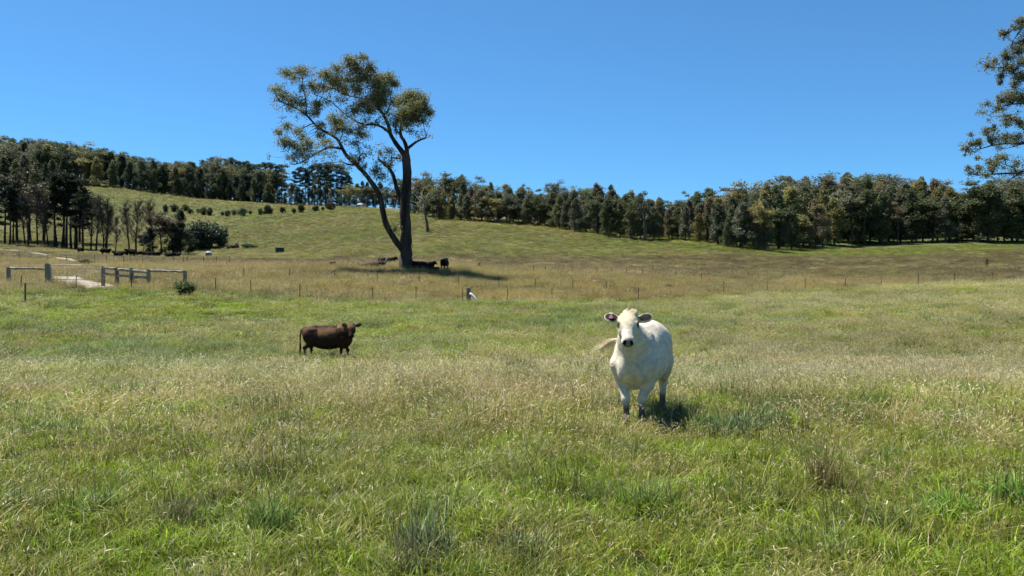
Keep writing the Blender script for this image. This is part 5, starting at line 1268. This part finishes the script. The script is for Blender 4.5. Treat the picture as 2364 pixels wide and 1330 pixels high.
def rail(par, a, b, r=0.085, mat=M_rail):
    A, B_ = Vector(a), Vector(b); n = 8; mb = MB(); P = []; rr = random.Random(int(abs(a[0] * 100)))
    for i in range(n + 1):
        P.append(A.lerp(B_, i / n) + Vector((0, 0, rr.uniform(-0.02, 0.02))))
    mb.tube(P, [r * rr.uniform(0.85, 1.12) for _ in P], 8, True, 0.06); fpart(mb, 'rail', mat, par, True)
rail(rail_fence[0], at(22, 619, GD), at(109, 621, GD))
for a, b, ya, yb in [(240, 268, 619, 621), (272, 302, 622, 625), (306, 341, 625, 629)]: rail(rail_fence[1], at(a, ya, GD - 0.12), at(b, yb, GD - 0.12), 0.12)
for a, b, ya, yb in [(240, 268, 633, 635), (272, 302, 636, 638), (306, 341, 639, 641)]: rail(rail_fence[1], at(a, ya, GD - 0.12), at(b, yb, GD - 0.12), 0.10)
rail(rail_fence[1], at(345, 625, GD), at(425, 627, GD))
gate = thing('gate', 'galvanised tube farm gate with wire mesh across the gravel track', 'gate', gp(176))
A = at(118, 611, GD - .1); B_ = at(234, 614, GD - .1); C_ = at(234, 646, GD - .1); D_ = at(118, 644, GD - .1)
for nm, a, b, r in (('top_rail', A, B_, 0.035), ('bottom_rail', D_, C_, 0.03), ('end_stile', A, D_, 0.03), ('end_stile', B_, C_, 0.03), ('upright', A.lerp(B_, .33), D_.lerp(C_, .33), 0.02), ('upright', A.lerp(B_, .67), D_.lerp(C_, .67), 0.02)):
    mb = MB(); mb.tube([a, b], r, 8); fpart(mb, nm, M_galv, gate, True)
mesh_mb = MB()
for k in range(1, 6): mesh_mb.tube([A.lerp(D_, k / 6), B_.lerp(C_, k / 6)], 0.004, 4, False)
for k in range(1, 24): mesh_mb.tube([A.lerp(B_, k / 24), D_.lerp(C_, k / 24)], 0.003, 4, False)
fpart(mesh_mb, 'wire_mesh', M_wire, gate)

# ------------------------------------------------------------------ wire fences on steel posts
def wire_fence(name, label, posts, h, wires, rpost=0.045):
    """posts: list of ground points"""
    t = thing(name, label, 'fence', posts[0]); fr2 = random.Random(len(posts))
    tops = []
    for p, hh in posts_h(posts, h, fr2):
        top = p + Vector((fr2.uniform(-.05, .05), fr2.uniform(-.03, .03), hh)); mb = MB()
        s = rpost
        # star-section steel post
        for k in range(3):
            a = 2.1 * k; mb.add([p + Vector((0, 0, -.3)), p + Vector((s * math.cos(a), s * math.sin(a), -.3)), top + Vector((s * math.cos(a), s * math.sin(a), 0)), top], [(0, 1, 2, 3)])
            b = a + 0.5; mb.add([p + Vector((s * math.cos(a), s * math.sin(a), -.3)), p + Vector((s * .4 * math.cos(b), s * .4 * math.sin(b), -.3)), top + Vector((s * .4 * math.cos(b), s * .4 * math.sin(b), 0)), top + Vector((s * math.cos(a), s * math.sin(a), 0))], [(0, 1, 2, 3)])
        fpart(mb, 'post', M_rust, t); tops.append((p, top))
    for w in range(wires):
        f = 0.25 + 0.68 * w / max(wires - 1, 1); mb = MB()
        mb.tube([a.lerp(b, f) for a, b in tops], 0.004, 3, False); fpart(mb, 'wire', M_wire, t)
    return t
def posts_h(posts, h, r): return [(p, h * r.uniform(0.93, 1.07)) for p in posts]
near_posts = [p for q, p in zip(fence_px, fence_pts) if -100 <= q <= 2450]
extra = []
for a, b in zip(near_posts[:-1], near_posts[1:]):
    extra.append(a)
extra.append(near_posts[-1])
wire_fence('wire_fence', 'near wire fence on rusty steel posts along the edge of the green paddock', [hit(-60, 664)] + extra, 1.22, 4, 0.034)
mid = [(563, 646), (668, 646), (772, 650), (871, 655), (967, 660), (1058, 662), (1152, 666), (1235, 668), (1322, 671), (1400, 674)]
wire_fence('wire_fence', 'middle wire fence running through the golden dry grass', [hit(a, b, 40) for a, b in mid], 1.15, 3, 0.04)
farp = [(1232, 631), (1258, 631), (1320, 632), (1378, 634), (1412, 635), (1446, 637), (1483, 639), (1521, 642), (1560, 645), (1620, 650)]
wire_fence('wire_fence', 'far wire fence on short posts at the edge of the brown pasture', [hit(a, b, 60) for a, b in farp], 0.95, 3, 0.045)
lf = [(45, 604), (110, 606), (154, 611), (180, 609), (219, 611), (246, 611), (286, 613), (302, 609), (330, 615), (376, 613), (400, 612), (424, 612), (433, 608), (470, 612), (500, 613), (530, 614)]
wire_fence('wire_fence', 'wire fence between the gate and the black cattle', [hit(a, b, 60) for a, b in lf], 1.3, 3, 0.045)
lone = hit(58, 702, 30); mb = MB(); mb.tube([lone + Vector((0, 0, -.3)), lone + Vector((0.02, 0, 1.35))], 0.05, 6)
tag(mb.build('steel_post', M_rust), 'single rusty steel post in green grass in front of the gate', 'post')
yard = [(305, 678), (303, 664), (185, 672), (176, 671)]

# strainer post with the white pipe leaning against it
sp = hit(1082, 698, 40); st = thing('strainer_post', 'thick grey timber strainer post with a white pipe against it', 'post', sp)
mb = MB(); zt = at(1082, 665, sp.y).z; mb.box((sp.x, sp.y, (sp.z - .4 + zt) / 2), (0.40, 0.36, zt - sp.z + .4), 0.1, 0.95, 0.01); fpart(mb, 'post', M_timber, st)
pp = []
for k in range(9):
    t = k / 8; pp.append(at(1085 + 20 * t, 678 + 26 * t - 6 * math.sin(math.pi * t) * 0.5 - 2 * t * (1 - t) * 4, sp.y - 0.35 - 0.5 * t))
mb = MB(); mb.tube(pp, 0.10, 8); tag(mb.build('pipe', M_pvc, None, True), 'white curved pipe leaning on the grey strainer post', 'pipe')

# ------------------------------------------------------------------ small things beyond the fences
p = hit(646, 584, 120, 300); w = 20 * p.y / F / 2; hgt = 12.0 * p.y / F
def lathe(prof, n, c):
    V_ = []; F_ = []
    for r, z in prof:
        for k in range(n): V_.append((c.x + r * math.cos(6.2832 * k / n), c.y + r * math.sin(6.2832 * k / n), c.z + z))
    for i in range(len(prof) - 1):
        for k in range(n): F_.append((i * n + k, i * n + (k + 1) % n, (i + 1) * n + (k + 1) % n, (i + 1) * n + k))
    return V_, F_
tk = thing('water_tank', 'small dark green round water tank on the slope', 'tank', p)
mb = MB(); prof = [(0.01, -.2), (w, -.2)]
for k in range(9): prof += [(w * (1.0 + 0.015 * (k % 2)), hgt * (k + .2) / 9), (w * (1.0 + 0.015 * (k % 2)), hgt * (k + 0.95) / 9)]
mb.add(*lathe(prof, 24, p)); fpart(mb, 'wall', M_tank, tk)
mb = MB(); mb.add(*lathe([(w * 1.03, hgt * 1.0), (w * 1.05, hgt * 1.04), (w * 0.6, hgt * 1.10), (0.2, hgt * 1.14), (0.01, hgt * 1.14)], 24, p)); fpart(mb, 'lid', bsdf_mat('tank_lid', (0.16, 0.19, 0.19), 0.5), tk)
p = hit(482, 592, 100, 300); k = p.y / F
fb = thing('feed_cart', 'small white-topped cart standing beyond the dry grass', 'cart', p)
mb = MB(); mb.box((p.x, p.y, p.z + 5.2 * k), (11 * k, 9 * k, 5.5 * k)); fpart(mb, 'bin', bsdf_mat('grey_bin', (0.16, 0.17, 0.18), 0.6), fb)
mb = MB(); r_ = []
for i in range(9): r_.append((math.cos(math.pi * i / 8) * 6.2 * k, math.sin(math.pi * i / 8) * 3.2 * k))
V_ = [(p.x + x, p.y + s * 5 * k, p.z + 8.0 * k + z) for s in (-1, 1) for x, z in r_]; mb.add(V_, [tuple(range(9))[::-1], tuple(range(9, 18))] + [(i, i + 1, i + 10, i + 9) for i in range(8)] + [(0, 9, 17, 8)]); fpart(mb, 'lid', M_white, fb, True)
for s in (-1, 1):
    mb = MB(); mb.tube([p + Vector((s * 4.2 * k, -5.0 * k, 1.6 * k)), p + Vector((s * 4.2 * k, -3.6 * k, 1.6 * k))], 1.6 * k, 12); fpart(mb, 'wheel', M_rust, fb)
# white cottage on the ridge
p = onray(836, 402); k = p.y / F * 0.75; ct = thing('cottage', 'small white cottage with a pale roof among the ridge trees', 'house', p)
mb = MB(); mb.box((p.x, p.y, p.z + 4 * k), (26 * k, 24 * k, 10 * k)); fpart(mb, 'wall', M_white, ct)
mb = MB(); a, b, z0, z1 = 15 * k, 14 * k, p.z + 8.4 * k, p.z + 14 * k
mb.add([(p.x - a, p.y - b, z0), (p.x + a, p.y - b, z0), (p.x + a, p.y + b, z0), (p.x - a, p.y + b, z0), (p.x - a * .6, p.y, z1), (p.x + a * .6, p.y, z1)], [(0, 1, 5, 4), (1, 2, 5), (2, 3, 4, 5), (3, 0, 4), (3, 2, 1, 0)]); fpart(mb, 'roof', bsdf_mat('pale_roof', (0.36, 0.38, 0.38), 0.6, (2.0, (0.28, 0.30, 0.30))), ct)
for s in (-7, 6):
    mb = MB(); mb.box((p.x + s * k, p.y - 12.1 * k, p.z + 4.6 * k), (5 * k, .3 * k, 4 * k)); fpart(mb, 'window', M_glass, ct)

# fallen timber
def fallen(label, base_px, foot, logs, mat=M_bark, name='fallen_tree'):
    p = hit(base_px, foot, 50, 330); t = thing(name, label, 'dead wood', p); 
    for nm, pts, a, b, m in logs:
        mb = MB(); P = [at(x, y, p.y + dy) for x, y, dy in pts]; mb.tube(P, [a + (b - a) * i / (len(P) - 1) for i in range(len(P))], 7, True, 0.15); fpart(mb, nm, m, t, True)
fallen('fallen dark branches with bleached upright stubs left of the big trunk', 865, 620, [
    ('log', [(834, 616, 0), (850, 612, .3), (866, 610, 0), (884, 612, -.4)], 0.28, 0.40, M_bark), ('log', [(842, 614, .8), (862, 607, .6), (886, 606, .3)], 0.20, 0.25, M_bark), ('branch', [(886, 616, 0), (890, 604, 0), (894, 596, 0), (898, 590, 0)], 0.17, 0.06, M_bleached), ('branch', [(832, 617, 0), (829, 609, -.5), (824, 603, -.5)], 0.10, 0.03, M_bleached), ('branch', [(877, 608, 0), (874, 598, 0), (878, 592, 0)], 0.12, 0.04, M_bark), ('branch', [(815, 614, 0), (816, 605, 0), (812, 598, 0)], 0.05, 0.02, M_bleached), ('branch', [(880, 609, 0), (886, 598, .5), (882, 591, .5)], 0.08, 0.03, M_bark)])
fallen('heap of dead branches with one pale stick, right of the willow', 543, 574, [
    ('log', [(524, 573, 0), (536, 568, 0), (548, 570, 0)], 0.35, 0.3, M_bark), ('log', [(536, 573, 1), (548, 563, 1), (550, 573, .5)], 0.45, 0.4, M_bark), ('branch', [(546, 569, 0), (550, 558, 0), (556, 548, 0)], 0.16, 0.05, M_bleached), ('branch', [(519, 573, 0), (530, 569, 0), (538, 566, 0)], 0.14, 0.07, M_bleached)])
for i, (px, py, ln, lab) in enumerate([(1026, 549, 11, 'pale fallen branch on the slope below the dead tree'), (1380, 653, 22, 'pale dead stick lying in dry grass right of centre'), (1290, 679, 28, 'long pale fallen limb behind the near wire fence'), (2220, 643, 5, 'small pale stone by the fence on the right'), (1480, 549, 12, 'pale fallen branches at the foot of the lone tree'), (878, 477, 6, 'pale boulder on the ridge left of the big trunk')]):
    p = hit(px, py, 50, 420); k = p.y / F; mb = MB(); P = [p + Vector(((j / 4 - .5) * ln * k, random.uniform(-.2, .2), 0.12 + random.uniform(0, .12))) for j in range(5)]
    mb.tube(P, [0.10 * (1 if p.y > 60 else .5), .14, .13, .10, .05], 6, True, 0.2); tag(mb.build('stone' if ('stone' in lab or 'boulder' in lab) else 'fallen_branch', M_bleached, None, True), lab, 'rock' if 'bould' in lab or 'stone' in lab else 'branch')

# ------------------------------------------------------------------ single tussocks and weeds in the near paddock
def tussock(px, py, label, colA, colB, n, R, h, w, lean, seeds=0, name='grass_tussock', cat='tussock', tipc=None):
    p = hit(px, py, 3, 120); r = np.random.default_rng(px * 7 + py)
    sets = [blade_set(n, R, h * 0.5, h, w, lean, colA, colB, tipc, r, 0.9)]
    if seeds: sets.append(seed_set(seeds, R, h * 0.8, h * 1.25, 0.5, K2, HEADP, 0.05, 0.008, r))
    me = tuft_mesh(name, sets, M_tuss); o = link_mesh(name, me); o.location = p; tag(o, label, cat, 'grass tussocks in the near paddock')
def tuss_mat():
    m = leaf_mat('tussock_blades', 0.3); N, L = m.node_tree.nodes, m.node_tree.links
    mix = [n for n in N if n.type == 'MIX'][0]
    for l in list(mix.inputs['A'].links): L.remove(l)
    for l in list(mix.inputs[6].links): L.remove(l)
    a = N.new('ShaderNodeAttribute'); a.attribute_name = 'blade'; L.new(a.outputs['Color'], mix.inputs[6]); return m
M_tuss = tuss_mat()
BG1, BG2 = (0.085, 0.15, 0.045), (0.23, 0.30, 0.13)
tussock(1700, 1004, 'blue-green weedy tussock right of the white cow shadow', BG1, BG2, 420, 0.32, 0.34, 0.011, 1.0, 0)
tussock(1750, 985, 'rounded dark blue-green tussock at the edge of the weedy mound', BG1, BG2, 460, 0.32, 0.28, 0.011, 1.2, 0)
tussock(1815, 978, 'grey-green spreading weeds between the dark tussock and the mound', BG1, BG2, 380, 0.40, 0.20, 0.010, 1.3, 0)
tussock(1640, 1000, 'bright green tussock between the white cow shadow and the weeds', (0.08, 0.16, 0.03), (0.14, 0.24, 0.05), 240, 0.20, 0.28, 0.009, 1.1)
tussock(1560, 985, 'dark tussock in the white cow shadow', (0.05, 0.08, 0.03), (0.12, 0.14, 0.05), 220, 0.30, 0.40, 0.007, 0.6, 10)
tussock(1900, 960, 'grey-green weeds on top of the low mound', BG1, BG2, 260, 0.45, 0.20, 0.010, 1.2, 0)
tussock(1985, 965, 'dry grey weeds on the right side of the low mound', (0.16, 0.15, 0.09), (0.30, 0.27, 0.18), 200, 0.35, 0.18, 0.009, 1.2, 12)
tussock(1200, 862, 'green rushy tussock between the two cows', (0.09, 0.15, 0.03), (0.20, 0.27, 0.07), 300, 0.38, 0.50, 0.010, 0.7, 14)
tussock(975, 1290, 'tall rushy clump with grey-green blades at the bottom left of centre', (0.10, 0.15, 0.04), (0.30, 0.36, 0.17), 260, 0.22, 0.42, 0.007, 0.75, 16)
tussock(960, 1325, 'brown-based clump at the bottom edge below the rushy clump', (0.14, 0.14, 0.05), (0.34, 0.34, 0.15), 220, 0.24, 0.34, 0.007, 1.0, 10)
tussock(1500, 1185, 'thick green tussock below the white cow', (0.12, 0.19, 0.03), (0.26, 0.34, 0.09), 300, 0.28, 0.36, 0.008, 0.9, 8)
tussock(1905, 1135, 'tall brown stalky tussock in the right foreground', (0.17, 0.13, 0.05), (0.27, 0.23, 0.09), 130, 0.16, 0.46, 0.006, 0.5, 26)
tussock(2345, 1170, 'broad bladed green tussock at the right picture edge', (0.13, 0.23, 0.03), (0.24, 0.37, 0.07), 200, 0.25, 0.36, 0.011, 0.9)
tussock(2200, 1195, 'bright broad bladed tussock in the lower right', (0.14, 0.25, 0.03), (0.25, 0.40, 0.07), 200, 0.25, 0.28, 0.011, 1.1)
tussock(1210, 1300, 'small dark tussock at the bottom centre', (0.11, 0.15, 0.03), (0.27, 0.33, 0.12), 200, 0.18, 0.28, 0.008, 1.0, 6)
tussock(415, 1215, 'brownish tussock with a pale blade in the left foreground', (0.15, 0.13, 0.05), (0.30, 0.30, 0.12), 150, 0.18, 0.34, 0.006, 0.7, 10)
tussock(620, 1230, 'dark green upright tussock in the left foreground', (0.11, 0.19, 0.03), (0.22, 0.31, 0.08), 200, 0.22, 0.36, 0.008, 0.7, 6)
tussock(215, 1190, 'dark green tussock near the left picture edge', (0.11, 0.18, 0.03), (0.24, 0.32, 0.07), 200, 0.24, 0.32, 0.008, 0.9, 6)
tussock(1045, 930, 'yellow-green tussock left of the white cow', (0.12, 0.17, 0.03), (0.20, 0.24, 0.06), 240, 0.30, 0.34, 0.008, 0.9, 6)
